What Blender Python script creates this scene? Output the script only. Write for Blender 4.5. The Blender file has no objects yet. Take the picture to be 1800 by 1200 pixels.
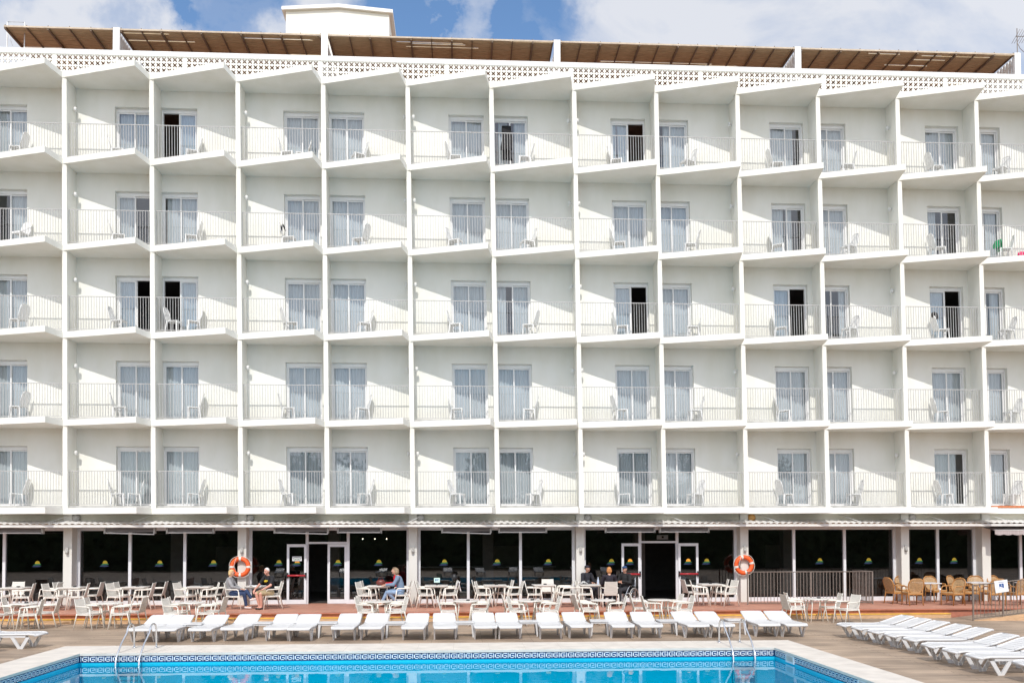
import bpy, bmesh, math, random
from mathutils import Vector, Matrix
rad = math.radians
random.seed(7)
C = bpy.context.scene.collection
sc = bpy.context.scene

# ------------------------------------------------------------------ camera
cam_d = bpy.data.cameras.new("camera"); cam = bpy.data.objects.new("camera", cam_d); C.objects.link(cam)
yaw, pitch, roll = 0.05519, 0.02914, -0.00214
fw = Vector((math.sin(yaw)*math.cos(pitch), math.cos(yaw)*math.cos(pitch), math.sin(pitch)))
rt = Vector((math.cos(yaw), -math.sin(yaw), 0)); up = rt.cross(fw)
r2 = rt*math.cos(roll)+up*math.sin(roll); u2 = up*math.cos(roll)-rt*math.sin(roll)
M = Matrix(((r2.x, u2.x, -fw.x, 13.778), (r2.y, u2.y, -fw.y, -32.328), (r2.z, u2.z, -fw.z, 2.6465), (0, 0, 0, 1)))
cam.matrix_world = M
cam_d.sensor_width = 36; cam_d.lens = 1600.557/1800*36
cam_d.shift_y = (898.218-600)/1800
cam_d.clip_end = 3000
sc.camera = cam

# ------------------------------------------------------------------ light
SUN = Vector((0.11, 1.0, -1.03)).normalized()
elev = math.asin(-SUN.z)
sun_d = bpy.data.lights.new("sun", 'SUN'); sun = bpy.data.objects.new("sun", sun_d); C.objects.link(sun)
sun_d.energy = 2.4; sun_d.angle = rad(0.5); sun_d.color = (1.0, 0.955, 0.89)
sun.rotation_euler = SUN.to_track_quat('-Z', 'Y').to_euler()
w = bpy.data.worlds.new("World"); sc.world = w; w.use_nodes = True
nt = w.node_tree; nt.nodes.clear()
def N(t, **k):
    n = nt.nodes.new(t)
    for a, b in k.items(): setattr(n, a, b)
    return n
L = lambda a, b: nt.links.new(a, b)
sky = N('ShaderNodeTexSky', sky_type='NISHITA'); sky.sun_disc = False
sky.sun_elevation = elev; sky.sun_rotation = math.pi+math.atan2(0.11, 1.0)
sky.air_density = 1.0; sky.dust_density = 0.6; sky.ozone_density = 1.5
bg1 = N('ShaderNodeBackground'); bg1.inputs[1].default_value = 0.15
hs = N('ShaderNodeHueSaturation'); hs.inputs['Saturation'].default_value = 1.12; L(sky.outputs[0], hs.inputs['Color']); L(hs.outputs[0], bg1.inputs[0])
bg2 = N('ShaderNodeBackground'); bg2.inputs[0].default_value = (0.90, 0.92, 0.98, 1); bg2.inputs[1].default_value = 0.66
tc = N('ShaderNodeTexCoord')
# clouds on the sun's side of the sky are brighter than those opposite
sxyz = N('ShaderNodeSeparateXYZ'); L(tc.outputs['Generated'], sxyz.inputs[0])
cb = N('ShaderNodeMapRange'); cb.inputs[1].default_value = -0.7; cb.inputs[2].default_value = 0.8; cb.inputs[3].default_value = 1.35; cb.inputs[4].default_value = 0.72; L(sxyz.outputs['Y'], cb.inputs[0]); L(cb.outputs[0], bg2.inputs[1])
mp = N('ShaderNodeMapping'); mp.inputs['Scale'].default_value = (1.0, 1.0, 1.7); mp.inputs['Location'].default_value = (0.35, 0.1, 0.2)
L(tc.outputs['Generated'], mp.inputs[0])
nz = N('ShaderNodeTexNoise'); nz.inputs['Scale'].default_value = 5.0; nz.inputs['Detail'].default_value = 7; nz.inputs['Roughness'].default_value = 0.55
nz.inputs['Distortion'].default_value = 0.35
L(mp.outputs[0], nz.inputs['Vector'])
mr = N('ShaderNodeMapRange'); mr.inputs[1].default_value = 0.26; mr.inputs[2].default_value = 0.56; L(nz.outputs[0], mr.inputs[0])
last = mr.outputs[0]
nz2 = N('ShaderNodeTexNoise'); nz2.inputs['Scale'].default_value = 9.0; nz2.inputs['Detail'].default_value = 8; nz2.inputs['Roughness'].default_value = 0.6
L(tc.outputs['Generated'], nz2.inputs['Vector'])
rag = N('ShaderNodeMapRange'); rag.inputs[1].default_value = 0.3; rag.inputs[2].default_value = 0.7; rag.inputs[3].default_value = -0.05; rag.inputs[4].default_value = 0.05; L(nz2.outputs[0], rag.inputs[0])
for c, rad_, amt in (((-0.052, 0.868, 0.49), 0.085, 0.90), ((-0.008, 0.868, 0.495), 0.06, 0.6), ((-0.205, 0.845, 0.50), 0.07, 0.85), ((-0.305, 0.82, 0.485), 0.05, 0.5), ((-0.40, 0.78, 0.47), 0.06, 0.6), ((0.062, 0.865, 0.505), 0.045, 0.5)):
    d = N('ShaderNodeVectorMath', operation='DISTANCE'); d.inputs[1].default_value = c; L(tc.outputs['Generated'], d.inputs[0]); dd = N('ShaderNodeMath', operation='ADD'); L(d.outputs['Value'], dd.inputs[0]); L(rag.outputs[0], dd.inputs[1])
    g = N('ShaderNodeMapRange', interpolation_type='SMOOTHSTEP'); g.inputs[1].default_value = rad_; g.inputs[2].default_value = rad_*0.25
    g.inputs[3].default_value = 0; g.inputs[4].default_value = amt; L(dd.outputs[0], g.inputs[0])
    s = N('ShaderNodeMath', operation='SUBTRACT', use_clamp=True); L(last, s.inputs[0]); L(g.outputs[0], s.inputs[1]); last = s.outputs[0]
mm = N('ShaderNodeMath', operation='MULTIPLY'); mm.inputs[1].default_value = 0.93; L(last, mm.inputs[0])
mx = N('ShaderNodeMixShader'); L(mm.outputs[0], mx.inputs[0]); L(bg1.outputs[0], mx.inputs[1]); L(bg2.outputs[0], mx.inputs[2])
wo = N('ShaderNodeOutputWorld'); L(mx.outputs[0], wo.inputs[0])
sc.view_settings.view_transform = 'Standard'; sc.view_settings.look = 'None'; sc.view_settings.gamma = 1
sc.view_settings.exposure = 0.30
sc.cycles.max_bounces = 10; sc.cycles.transparent_max_bounces = 24
sc.cycles.caustics_reflective = False; sc.cycles.caustics_refractive = False

# ------------------------------------------------------------------ materials
def newmat(name):
    m = bpy.data.materials.new(name); m.use_nodes = True
    return m, m.node_tree, m.node_tree.nodes['Principled BSDF']
def mat(name, col, rough=0.6, var=0.06, scale=4.0, bump=0.0, metal=0.0, stretch=(1, 1, 1), detail=5, bscale=None, spec=0.5):
    m, t, b = newmat(name)
    b.inputs['Roughness'].default_value = rough; b.inputs['Metallic'].default_value = metal
    b.inputs['Specular IOR Level'].default_value = spec
    tcn = t.nodes.new('ShaderNodeTexCoord'); mpn = t.nodes.new('ShaderNodeMapping'); mpn.inputs['Scale'].default_value = stretch
    t.links.new(tcn.outputs['Object'], mpn.inputs[0])
    n = t.nodes.new('ShaderNodeTexNoise'); n.inputs['Scale'].default_value = scale; n.inputs['Detail'].default_value = detail
    t.links.new(mpn.outputs[0], n.inputs['Vector'])
    r = t.nodes.new('ShaderNodeMapRange'); r.inputs[1].default_value = 0.3; r.inputs[2].default_value = 0.7
    t.links.new(n.outputs[0], r.inputs[0])
    x = t.nodes.new('ShaderNodeMix'); x.data_type = 'RGBA'
    x.inputs[6].default_value = tuple(c*(1-var) for c in col)+(1,); x.inputs[7].default_value = tuple(min(1, c*(1+var)) for c in col)+(1,)
    t.links.new(r.outputs[0], x.inputs[0]); t.links.new(x.outputs[2], b.inputs['Base Color'])
    if bump:
        n2 = t.nodes.new('ShaderNodeTexNoise'); n2.inputs['Scale'].default_value = bscale or scale*8; n2.inputs['Detail'].default_value = 3
        t.links.new(mpn.outputs[0], n2.inputs['Vector'])
        bp = t.nodes.new('ShaderNodeBump'); bp.inputs['Strength'].default_value = bump; bp.inputs['Distance'].default_value = 0.01
        t.links.new(n2.outputs[0], bp.inputs['Height']); t.links.new(bp.outputs[0], b.inputs['Normal'])
    return m
def glass(name, tint, refl=1.5, rough=0.0):
    m, t, b = newmat(name); t.nodes.remove(b)
    o = t.nodes['Material Output']
    tr = t.nodes.new('ShaderNodeBsdfTransparent'); tr.inputs[0].default_value = tint+(1,)
    gl = t.nodes.new('ShaderNodeBsdfGlossy'); gl.inputs['Roughness'].default_value = rough; gl.inputs[0].default_value = (0.95, 0.97, 1, 1)
    lw = t.nodes.new('ShaderNodeLayerWeight'); lw.inputs[0].default_value = 0.5
    pw_ = t.nodes.new('ShaderNodeMath'); pw_.operation = 'POWER'; pw_.inputs[1].default_value = 5; t.links.new(lw.outputs['Facing'], pw_.inputs[0])
    f = t.nodes.new('ShaderNodeMath'); f.operation = 'MULTIPLY_ADD'; f.inputs[1].default_value = 1-refl; f.inputs[2].default_value = refl; t.links.new(pw_.outputs[0], f.inputs[0])
    n = t.nodes.new('ShaderNodeTexNoise'); n.inputs['Scale'].default_value = 0.9; n.inputs['Detail'].default_value = 1
    c = t.nodes.new('ShaderNodeTexCoord'); t.links.new(c.outputs['Object'], n.inputs['Vector'])
    bp = t.nodes.new('ShaderNodeBump'); bp.inputs['Strength'].default_value = 0.04; bp.inputs['Distance'].default_value = 0.02
    t.links.new(n.outputs[0], bp.inputs['Height']); t.links.new(bp.outputs[0], gl.inputs['Normal'])
    mxs = t.nodes.new('ShaderNodeMixShader'); t.links.new(f.outputs[0], mxs.inputs[0]); t.links.new(tr.outputs[0], mxs.inputs[1]); t.links.new(gl.outputs[0], mxs.inputs[2])
    t.links.new(mxs.outputs[0], o.inputs[0])
    return m
def planks(name, c1, c2, mortar, bw, rh, ms, rough=0.7, grain=(0.6, 14, 1), gvar=0.25, offset=0.5, bias=0.0):
    m, t, b = newmat(name); b.inputs['Roughness'].default_value = rough
    tcn = t.nodes.new('ShaderNodeTexCoord')
    br = t.nodes.new('ShaderNodeTexBrick'); br.offset = offset
    br.inputs['Color1'].default_value = c1+(1,); br.inputs['Color2'].default_value = c2+(1,); br.inputs['Mortar'].default_value = mortar+(1,)
    br.inputs['Scale'].default_value = 1; br.inputs['Mortar Size'].default_value = ms; br.inputs['Mortar Smooth'].default_value = 0.2
    br.inputs['Brick Width'].default_value = bw; br.inputs['Row Height'].default_value = rh; br.inputs['Bias'].default_value = bias
    t.links.new(tcn.outputs['Object'], br.inputs['Vector'])
    mpn = t.nodes.new('ShaderNodeMapping'); mpn.inputs['Scale'].default_value = grain; t.links.new(tcn.outputs['Object'], mpn.inputs[0])
    n = t.nodes.new('ShaderNodeTexNoise'); n.inputs['Scale'].default_value = 2; n.inputs['Detail'].default_value = 6; t.links.new(mpn.outputs[0], n.inputs['Vector'])
    n2 = t.nodes.new('ShaderNodeTexNoise'); n2.inputs['Scale'].default_value = 0.7; n2.inputs['Detail'].default_value = 4; t.links.new(tcn.outputs['Object'], n2.inputs['Vector'])
    ad = t.nodes.new('ShaderNodeMath'); ad.operation = 'ADD'; t.links.new(n.outputs[0], ad.inputs[0]); t.links.new(n2.outputs[0], ad.inputs[1])
    r = t.nodes.new('ShaderNodeMapRange'); r.inputs[1].default_value = 0.7; r.inputs[2].default_value = 1.3; r.inputs[3].default_value = 1-gvar; r.inputs[4].default_value = 1+gvar
    t.links.new(ad.outputs[0], r.inputs[0])
    x = t.nodes.new('ShaderNodeVectorMath'); x.operation = 'SCALE'; t.links.new(br.outputs[0], x.inputs[0]); t.links.new(r.outputs[0], x.inputs['Scale'])
    t.links.new(x.outputs[0], b.inputs['Base Color'])
    bp = t.nodes.new('ShaderNodeBump'); bp.inputs['Strength'].default_value = 0.3; bp.inputs['Distance'].default_value = 0.01
    inv = t.nodes.new('ShaderNodeMath'); inv.operation = 'SUBTRACT'; inv.inputs[0].default_value = 1; t.links.new(br.outputs['Fac'], inv.inputs[1])
    t.links.new(inv.outputs[0], bp.inputs['Height']); t.links.new(bp.outputs[0], b.inputs['Normal'])
    return m

def plaster(name, col):
    # painted render: fine grain, faint vertical run-off streaks and patched areas
    m, t, b = newmat(name); b.inputs['Roughness'].default_value = 0.85; b.inputs['Specular IOR Level'].default_value = 0.25
    tcn = t.nodes.new('ShaderNodeTexCoord')
    g = t.nodes.new('ShaderNodeNewGeometry')
    def noise(stretch, scale, detail):
        mpn = t.nodes.new('ShaderNodeMapping'); mpn.inputs['Scale'].default_value = stretch; t.links.new(g.outputs['Position'], mpn.inputs[0])
        n = t.nodes.new('ShaderNodeTexNoise'); n.inputs['Scale'].default_value = scale; n.inputs['Detail'].default_value = detail
        t.links.new(mpn.outputs[0], n.inputs['Vector']); return n.outputs[0]
    a = noise((1.3, 1.3, 0.35), 1.6, 4); c = noise((1, 1, 1), 0.9, 6)
    ad = t.nodes.new('ShaderNodeMath'); ad.operation = 'ADD'; t.links.new(a, ad.inputs[0]); t.links.new(c, ad.inputs[1])
    r = t.nodes.new('ShaderNodeMapRange'); r.inputs[1].default_value = 0.72; r.inputs[2].default_value = 1.15; t.links.new(ad.outputs[0], r.inputs[0])
    x = t.nodes.new('ShaderNodeMix'); x.data_type = 'RGBA'
    x.inputs[6].default_value = (col[0]*0.935, col[1]*0.935, col[2]*0.91, 1); x.inputs[7].default_value = col+(1,)
    t.links.new(r.outputs[0], x.inputs[0]); t.links.new(x.outputs[2], b.inputs['Base Color'])
    n3 = noise((1, 1, 1), 60, 3)
    bp = t.nodes.new('ShaderNodeBump'); bp.inputs['Strength'].default_value = 0.12; bp.inputs['Distance'].default_value = 0.01
    t.links.new(n3, bp.inputs['Height']); t.links.new(bp.outputs[0], b.inputs['Normal'])
    return m

P = {}
P['white'] = plaster('white_plaster', (0.83, 0.825, 0.775))
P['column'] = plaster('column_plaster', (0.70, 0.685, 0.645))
P['trim'] = mat('white_trim', (0.78, 0.78, 0.77), 0.5, 0.03)
P['alu'] = mat('white_aluminium', (0.72, 0.735, 0.76), 0.35, 0.03, 9)
P['doorwhite'] = mat('white_door_frame', (0.85, 0.85, 0.845), 0.35, 0.02, 9)
P['rail'] = mat('painted_rail', (0.46, 0.45, 0.44), 0.4, 0.1, 10)
P['railbrown'] = mat('brown_rail', (0.20, 0.165, 0.14), 0.45, 0.15, 10)
P['lamp'] = mat('lamp_shell', (0.75, 0.75, 0.73), 0.35, 0.04)
P['glass'] = glass('room_glass', (0.84, 0.88, 0.90), 0.10)
P['shop'] = glass('shopfront_glass', (0.50, 0.52, 0.52), 0.075)
P['curtain'] = mat('sheer_curtain', (0.60, 0.62, 0.63), 0.9, 0.05, 3, stretch=(4, 1, 0.4))
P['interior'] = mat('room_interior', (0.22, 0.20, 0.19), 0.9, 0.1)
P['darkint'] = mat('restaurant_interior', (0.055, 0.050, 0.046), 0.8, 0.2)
P['cane'] = mat('cane_reed', (0.45, 0.34, 0.20), 0.8, 0.45, 3, stretch=(1.2, 40, 40), bump=0.2)
P['rafter'] = mat('dark_rafter', (0.17, 0.12, 0.08), 0.7, 0.2, 8)
P['corr'] = mat('corrugated_sheet', (0.70, 0.68, 0.65), 0.5, 0.12, 3)
P['awning'] = mat('grey_awning_cloth', (0.17, 0.155, 0.15), 0.8, 0.18, 6, stretch=(0.5, 4, 4))
P['awningwht'] = mat('awning_bar', (0.62, 0.60, 0.58), 0.4, 0.06)
P['terracotta'] = planks('terracotta_tile', (0.52, 0.255, 0.175), (0.45, 0.22, 0.155), (0.36, 0.21, 0.16), 0.3, 0.3, 0.006, 0.6, (1, 1, 1), 0.14, 0.0)
P['riser'] = mat('step_riser', (0.58, 0.37, 0.21), 0.6, 0.22, 5, stretch=(1, 1, 6), bump=0.2)
P['nosing'] = mat('step_nosing', (0.40, 0.15, 0.095), 0.55, 0.15, 6)
P['ochre'] = mat('ochre_strip', (0.72, 0.42, 0.07), 0.6, 0.25, 3)
P['deck'] = planks('weathered_deck', (0.42, 0.315, 0.23), (0.315, 0.238, 0.175), (0.10, 0.075, 0.055), 2.6, 0.145, 0.008, 0.6, (0.35, 8, 1), 0.42)
P['coping'] = mat('pale_coping', (0.62, 0.575, 0.52), 0.7, 0.10, 2.5, bump=0.25, bscale=60)
P['basin'] = mat('pool_paint', (0.001, 0.50, 0.70), 0.5, 0.10, 0.5)
P['tileblue'] = mat('blue_tile', (0.015, 0.05, 0.16), 0.15, 0.3, 30)
P['tilewht'] = mat('white_tile', (0.72, 0.76, 0.80), 0.15, 0.05, 20)
P['steel'] = mat('polished_steel', (0.75, 0.76, 0.78), 0.12, 0.04, 8, metal=1.0)
P['plastic'] = mat('white_plastic', (0.66, 0.66, 0.665), 0.32, 0.03, 5)
P['plastic2'] = mat('white_resin', (0.86, 0.86, 0.85), 0.38, 0.04, 5)
P['frame'] = mat('cream_frame', (0.80, 0.765, 0.69), 0.4, 0.06, 8)
P['panel'] = mat('grey_cream_panel', (0.66, 0.635, 0.58), 0.55, 0.10, 5, stretch=(1, 1, 9))
P['tabletop'] = mat('pale_tabletop', (0.76, 0.73, 0.68), 0.3, 0.05, 4)
P['rattan'] = mat('rattan_frame', (0.42, 0.20, 0.06), 0.45, 0.2, 10)
P['weave'] = mat('rattan_weave', (0.50, 0.33, 0.17), 0.6, 0.25, 24)
P['black'] = mat('black_plastic', (0.018, 0.018, 0.02), 0.4, 0.3, 9)
P['buoy'] = mat('orange_buoy', (0.80, 0.115, 0.02), 0.45, 0.10, 5)
P['rope'] = mat('white_rope', (0.70, 0.68, 0.62), 0.7, 0.1, 30)
P['red'] = mat('red_bar', (0.42, 0.02, 0.03), 0.3, 0.1, 5)
P['yellow'] = mat('yellow_decal', (0.58, 0.43, 0.02), 0.5, 0.1)
P['orange'] = mat('orange_decal', (0.80, 0.34, 0.02), 0.5, 0.1)
P['green'] = mat('green_decal', (0.012, 0.11, 0.035), 0.5, 0.1)
P['blue'] = mat('blue_decal', (0.02, 0.09, 0.30), 0.5, 0.1)
P['navy'] = mat('navy_decal', (0.006, 0.018, 0.07), 0.5, 0.1)
P['sign'] = mat('sign_board', (0.80, 0.81, 0.83), 0.4, 0.02)
P['greycloth'] = mat('grey_fixture', (0.40, 0.39, 0.37), 0.5, 0.15)
P['leaf'] = mat('leaves', (0.035, 0.062, 0.020), 0.6, 0.45, 2)
P['bark'] = mat('bark', (0.10, 0.07, 0.05), 0.9, 0.3, 8)
P['tile_orange'] = mat('orange_roof_tile', (0.55, 0.18, 0.07), 0.7, 0.2, 12)

# ------------------------------------------------------------------ mesh helpers
SH = -0.01386            # the facade leans by this much per metre (measured)
def sx(X, z): return X+SH*(z-3.5)
class MB:
    def __init__(s): s.v = []; s.f = []; s.m = []; s.sm = []
    def add(s, vs, fs, mi=0, smooth=False):
        o = len(s.v); s.v += [tuple(v) for v in vs]
        for f in fs: s.f.append(tuple(i+o for i in f)); s.m.append(mi); s.sm.append(smooth)
    def box(s, x0, x1, y0, y1, z0, z1, mi=0):
        s.add([(x0, y0, z0), (x1, y0, z0), (x1, y1, z0), (x0, y1, z0), (x0, y0, z1), (x1, y0, z1), (x1, y1, z1), (x0, y1, z1)],
              [(3, 2, 1, 0), (4, 5, 6, 7), (0, 1, 5, 4), (1, 2, 6, 5), (2, 3, 7, 6), (3, 0, 4, 7)], mi)
    def prism(s, poly, z0, z1, mi=0):
        n = len(poly)
        a = sum(poly[i][0]*poly[(i+1) % n][1]-poly[(i+1) % n][0]*poly[i][1] for i in range(n))
        if a < 0: poly = poly[::-1]
        s.add([(x, y, z0) for x, y in poly]+[(x, y, z1) for x, y in poly],
              [tuple(range(n-1, -1, -1)), tuple(range(n, 2*n))]+[(i, (i+1) % n, n+(i+1) % n, n+i) for i in range(n)], mi)
    def slab(s, pts, dirv, mi=0):
        # planar polygon extruded along dirv
        n = len(pts); d = Vector(dirv)
        q = [Vector(p) for p in pts]
        nr = sum(((q[i]-q[0]).cross(q[(i+1) % n]-q[0]) for i in range(1, n-1)), Vector())
        if nr.dot(d) < 0: q = q[::-1]
        s.add(q+[p+d for p in q], [tuple(range(n-1, -1, -1)), tuple(range(n, 2*n))]+[(i, (i+1) % n, n+(i+1) % n, n+i) for i in range(n)], mi)
    def tube(s, pts, r, n=6, mi=0, closed=False, smooth=True):
        pts = [Vector(p) for p in pts]; m = len(pts); rs = r if isinstance(r, (list, tuple)) else [r]*m
        base = len(s.v); ref = None
        for i, p in enumerate(pts):
            if closed: t = pts[(i+1) % m]-pts[i-1]
            else: t = pts[min(i+1, m-1)]-pts[max(i-1, 0)]
            t.normalize()
            if ref is None:
                ref = Vector((0, 0, 1)) if abs(t.z) < 0.9 else Vector((1, 0, 0))
            a = (ref-t*ref.dot(t))
            if a.length < 1e-5: a = Vector((0, 1, 0))-t*t.y
            a.normalize(); b = t.cross(a); ref = a
            for k in range(n):
                th = 2*math.pi*(k+0.5)/n
                s.v.append(tuple(p+(a*math.cos(th)+b*math.sin(th))*rs[i]))
        for i in range(m if closed else m-1):
            for k in range(n):
                j = (i+1) % m
                s.f.append((base+i*n+k, base+i*n+(k+1) % n, base+j*n+(k+1) % n, base+j*n+k)); s.m.append(mi); s.sm.append(smooth)
        if not closed:
            s.f.append(tuple(base+k for k in range(n-1, -1, -1))); s.m.append(mi); s.sm.append(False)
            s.f.append(tuple(base+(m-1)*n+k for k in range(n))); s.m.append(mi); s.sm.append(False)
    def lathe(s, prof, n=16, c=(0, 0, 0), mi=0, smooth=True):
        base = len(s.v); m = len(prof)
        for r_, z in prof:
            for k in range(n): s.v.append((c[0]+r_*math.cos(2*math.pi*k/n), c[1]+r_*math.sin(2*math.pi*k/n), c[2]+z))
        for i in range(m-1):
            for k in range(n):
                s.f.append((base+i*n+k, base+i*n+(k+1) % n, base+(i+1)*n+(k+1) % n, base+(i+1)*n+k)); s.m.append(mi); s.sm.append(smooth)
        s.f.append(tuple(base+k for k in range(n-1, -1, -1))); s.m.append(mi); s.sm.append(False)
        s.f.append(tuple(base+(m-1)*n+k for k in range(n))); s.m.append(mi); s.sm.append(False)
    def ball(s, c, r, n=10, mi=0):
        rx, ry, rz = r if isinstance(r, (tuple, list)) else (r, r, r)
        base = len(s.v); m = n//2+1
        for i in range(1, m):
            ph = math.pi*i/m
            for k in range(n):
                s.v.append((c[0]+rx*math.sin(ph)*math.cos(2*math.pi*k/n), c[1]+ry*math.sin(ph)*math.sin(2*math.pi*k/n), c[2]-rz*math.cos(ph)))
        a = len(s.v); s.v.append((c[0], c[1], c[2]-rz)); s.v.append((c[0], c[1], c[2]+rz))
        for i in range(m-2):
            for k in range(n):
                s.f.append((base+i*n+k, base+i*n+(k+1) % n, base+(i+1)*n+(k+1) % n, base+(i+1)*n+k)); s.m.append(mi); s.sm.append(True)
        for k in range(n):
            s.f.append((a, base+(k+1) % n, base+k)); s.m.append(mi); s.sm.append(True)
            t = base+(m-2)*n
            s.f.append((a+1, t+k, t+(k+1) % n)); s.m.append(mi); s.sm.append(True)
    def limb(s, p0, r0, p1, r1, n=10):
        p0, p1 = Vector(p0), Vector(p1)
        k = max(2, int((p1-p0).length/(min(r0, r1)*0.7))+1)
        s.tube([p0.lerp(p1, i/k) for i in range(k+1)], [r0+(r1-r0)*i/k for i in range(k+1)], n)
        s.ball(p0, r0, n); s.ball(p1, r1, n)
    def mesh(s, name, mats, shear=False):
        me = bpy.data.meshes.new(name)
        v = [(x+SH*z, y, z) for x, y, z in s.v] if shear else s.v
        me.from_pydata(v, [], s.f)
        for m in (mats if isinstance(mats, (list, tuple)) else [mats]): me.materials.append(m)
        me.polygons.foreach_set('material_index', s.m); me.polygons.foreach_set('use_smooth', s.sm)
        me.update(); return me
    def build(s, name, mats, parent=None, loc=(0, 0, 0), shear=False, bevel=0):
        o = bpy.data.objects.new(name, s.mesh(name, mats, shear)); C.objects.link(o); o.location = loc
        if parent: o.parent = parent
        if bevel:
            b = o.modifiers.new('bevel', 'BEVEL'); b.width = bevel; b.segments = 2; b.limit_method = 'ANGLE'
        return o
def put(me, name, parent=None, loc=(0, 0, 0), rz=0):
    o = bpy.data.objects.new(name, me); C.objects.link(o); o.location = loc; o.rotation_euler = (0, 0, rz)
    if parent: o.parent = parent
    return o
def tag(o, label, cat, group=None, kind=None):
    if label: o['label'] = label
    if cat: o['category'] = cat
    if group: o['group'] = group
    if kind: o['kind'] = kind
    return o
def thing(name, label, cat, loc=(0, 0, 0), rz=0, group=None):
    o = bpy.data.objects.new(name, None); C.objects.link(o); o.location = loc; o.rotation_euler = (0, 0, rz); o.empty_display_size = 0.2
    return tag(o, label, cat, group)
KIDS = {}
def kid(o, parent): KIDS.setdefault(parent.name, []).append(o); return o
def dup(root, loc, rz, label, group=None):
    r = root.copy(); C.objects.link(r); r.location = loc; r.rotation_euler = (0, 0, rz); r['label'] = label
    if group: r['group'] = group
    for ch in root.children:
        c = ch.copy(); C.objects.link(c); c.parent = r
        for g in ch.children:
            d = g.copy(); C.objects.link(d); d.parent = c
    return r
def struct(o, label=None): o['kind'] = 'structure'; return o
ORD = ['first', 'second', 'third', 'fourth', 'fifth', 'sixth', 'seventh', 'eighth', 'ninth', 'tenth', 'eleventh', 'twelfth', 'thirteenth', 'fourteenth',
       'fifteenth', 'sixteenth', 'seventeenth', 'eighteenth', 'nineteenth', 'twentieth']

# ------------------------------------------------------------------ ground, deck, terrace, pool
PX0, PX1, PY0, PY1 = 5.08, 21.20, -27.0, -11.0       # pool water outline
CX0, CX1, CY1 = 4.15, 22.05, -9.53                   # outside of the coping
m = MB()
XW = 160
for (x0, x1, y0, y1) in ((-60, CX0+.05, -32-60, -2.9), (CX1-.05, 100, -92, -2.9), (CX0+.05, CX1-.05, CY1-.05, -2.9), (CX0+.05, CX1-.05, -92, PY0-.9)):
    m.add([(x0, y0, 0), (x1, y0, 0), (x1, y1, 0), (x0, y1, 0)], [(0, 1, 2, 3)])
struct(m.build('deck', P['deck']))
m = MB(); m.add([(-900, -900, -2.2), (900, -900, -2.2), (900, 900, -2.2), (-900, 900, -2.2)], [(0, 1, 2, 3)])
struct(m.build('ground', mat('dry_ground', (0.22, 0.19, 0.15), 0.9, 0.2, 0.05)))
# terrace slab with step
TX0, TX1 = -9.0, 45.0
m = MB(); m.add([(TX0, -3.06, .3), (TX1, -3.06, .3), (TX1, 9.0, .3), (TX0, 9.0, .3)], [(0, 1, 2, 3)])
struct(m.build('terrace_floor', P['terracotta']))
m = MB(); m.box(TX0, TX1, -3.10, -3.03, .245, .296); o = m.build('terrace_nosing', P['nosing'], bevel=0.008); struct(o)
m = MB(); m.box(TX0, TX1, -3.03, -2.9, 0.0, .245); struct(m.build('terrace_riser', P['nosing']))
m = MB(); m.box(TX0, 29.8, -3.22, -3.033, 0.0, .12); m.box(TX0, 29.8, -3.235, -3.034, .122, .15, 1)
struct(m.build('terrace_step', [P['riser'], P['ochre']]))
# pool
m = MB()
zb = -1.5
x0, x1, y0, y1 = PX0, PX1, PY0, PY1
m.add([(x0, y0, zb), (x1, y0, zb), (x1, y1, zb), (x0, y1, zb)], [(0, 1, 2, 3)])
m.add([(x0, y1, zb), (x1, y1, zb), (x1, y1, 0), (x0, y1, 0)], [(0, 1, 2, 3)])
m.add([(x0, y0, zb), (x0, y1, zb), (x0, y1, 0), (x0, y0, 0)], [(0, 1, 2, 3)])
m.add([(x1, y1, zb), (x1, y0, zb), (x1, y0, 0), (x1, y1, 0)], [(0, 1, 2, 3)])
m.add([(x1, y0, zb), (x0, y0, zb), (x0, y0, 0), (x1, y0, 0)], [(0, 1, 2, 3)])
basin = struct(m.build('pool_basin', P['basin']))
m = MB()   # greek key frieze: dark tile strip with raised white meander
def key_unit(put_):
    # cells in a 0..1 x 0..1 unit, returned as rects (u0,u1,v0,v1)
    for r_ in ((0.02, 0.12, 0.06, 0.94), (0.24, 0.92, 0.78, 0.92), (0.24, 0.40, 0.08, 0.92), (0.24, 0.92, 0.08, 0.22), (0.55, 0.92, 0.42, 0.56), (0.80, 0.92, 0.08, 0.5)): put_(*r_)
zt, zh = -0.022, 0.135
m.box(PX0+.001, PX1-.001, PY1-.012, PY1+.02, zt-zh-.01, zt+.01)
m.box(PX0-.02, PX0+.012, PY0, PY1-.013, zt-zh-.01, zt+.01); m.box(PX1-.012, PX1+.02, PY0, PY1-.013, zt-zh-.01, zt+.01)
n = round((PX1-PX0)/0.172); du = (PX1-PX0-.06)/n
for i in range(n):
    a = PX0+.03+i*du
    key_unit(lambda u0, u1, v0, v1: m.box(a+u0*du, a+u1*du, PY1-.015, PY1-.011, zt-zh+v0*zh, zt-zh+v1*zh, 1))
n2 = int(16/0.172)
for i in range(n2-60):
    b = PY1-.05-i*0.172
    key_unit(lambda u0, u1, v0, v1: m.box(PX0+.011, PX0+.015, b-u1*.172, b-u0*.172, zt-zh+v0*zh, zt-zh+v1*zh, 1))
    key_unit(lambda u0, u1, v0, v1: m.box(PX1-.015, PX1-.011, b-u1*.172, b-u0*.172, zt-zh+v0*zh, zt-zh+v1*zh, 1))
m.build('greek_key_frieze', [P['tileblue'], P['tilewht']], basin)
for yy in (-12.05, -15.85):
    m = MB(); m.box(PX1-.03, PX1-.016, yy-.26, yy+.26, -.19, -.005); m.box(PX1-.034, PX1-.03, yy-.20, yy+.20, -.15, -.03, 1)
    m.build('skimmer', [P['tilewht'], P['greycloth']], basin)
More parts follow.
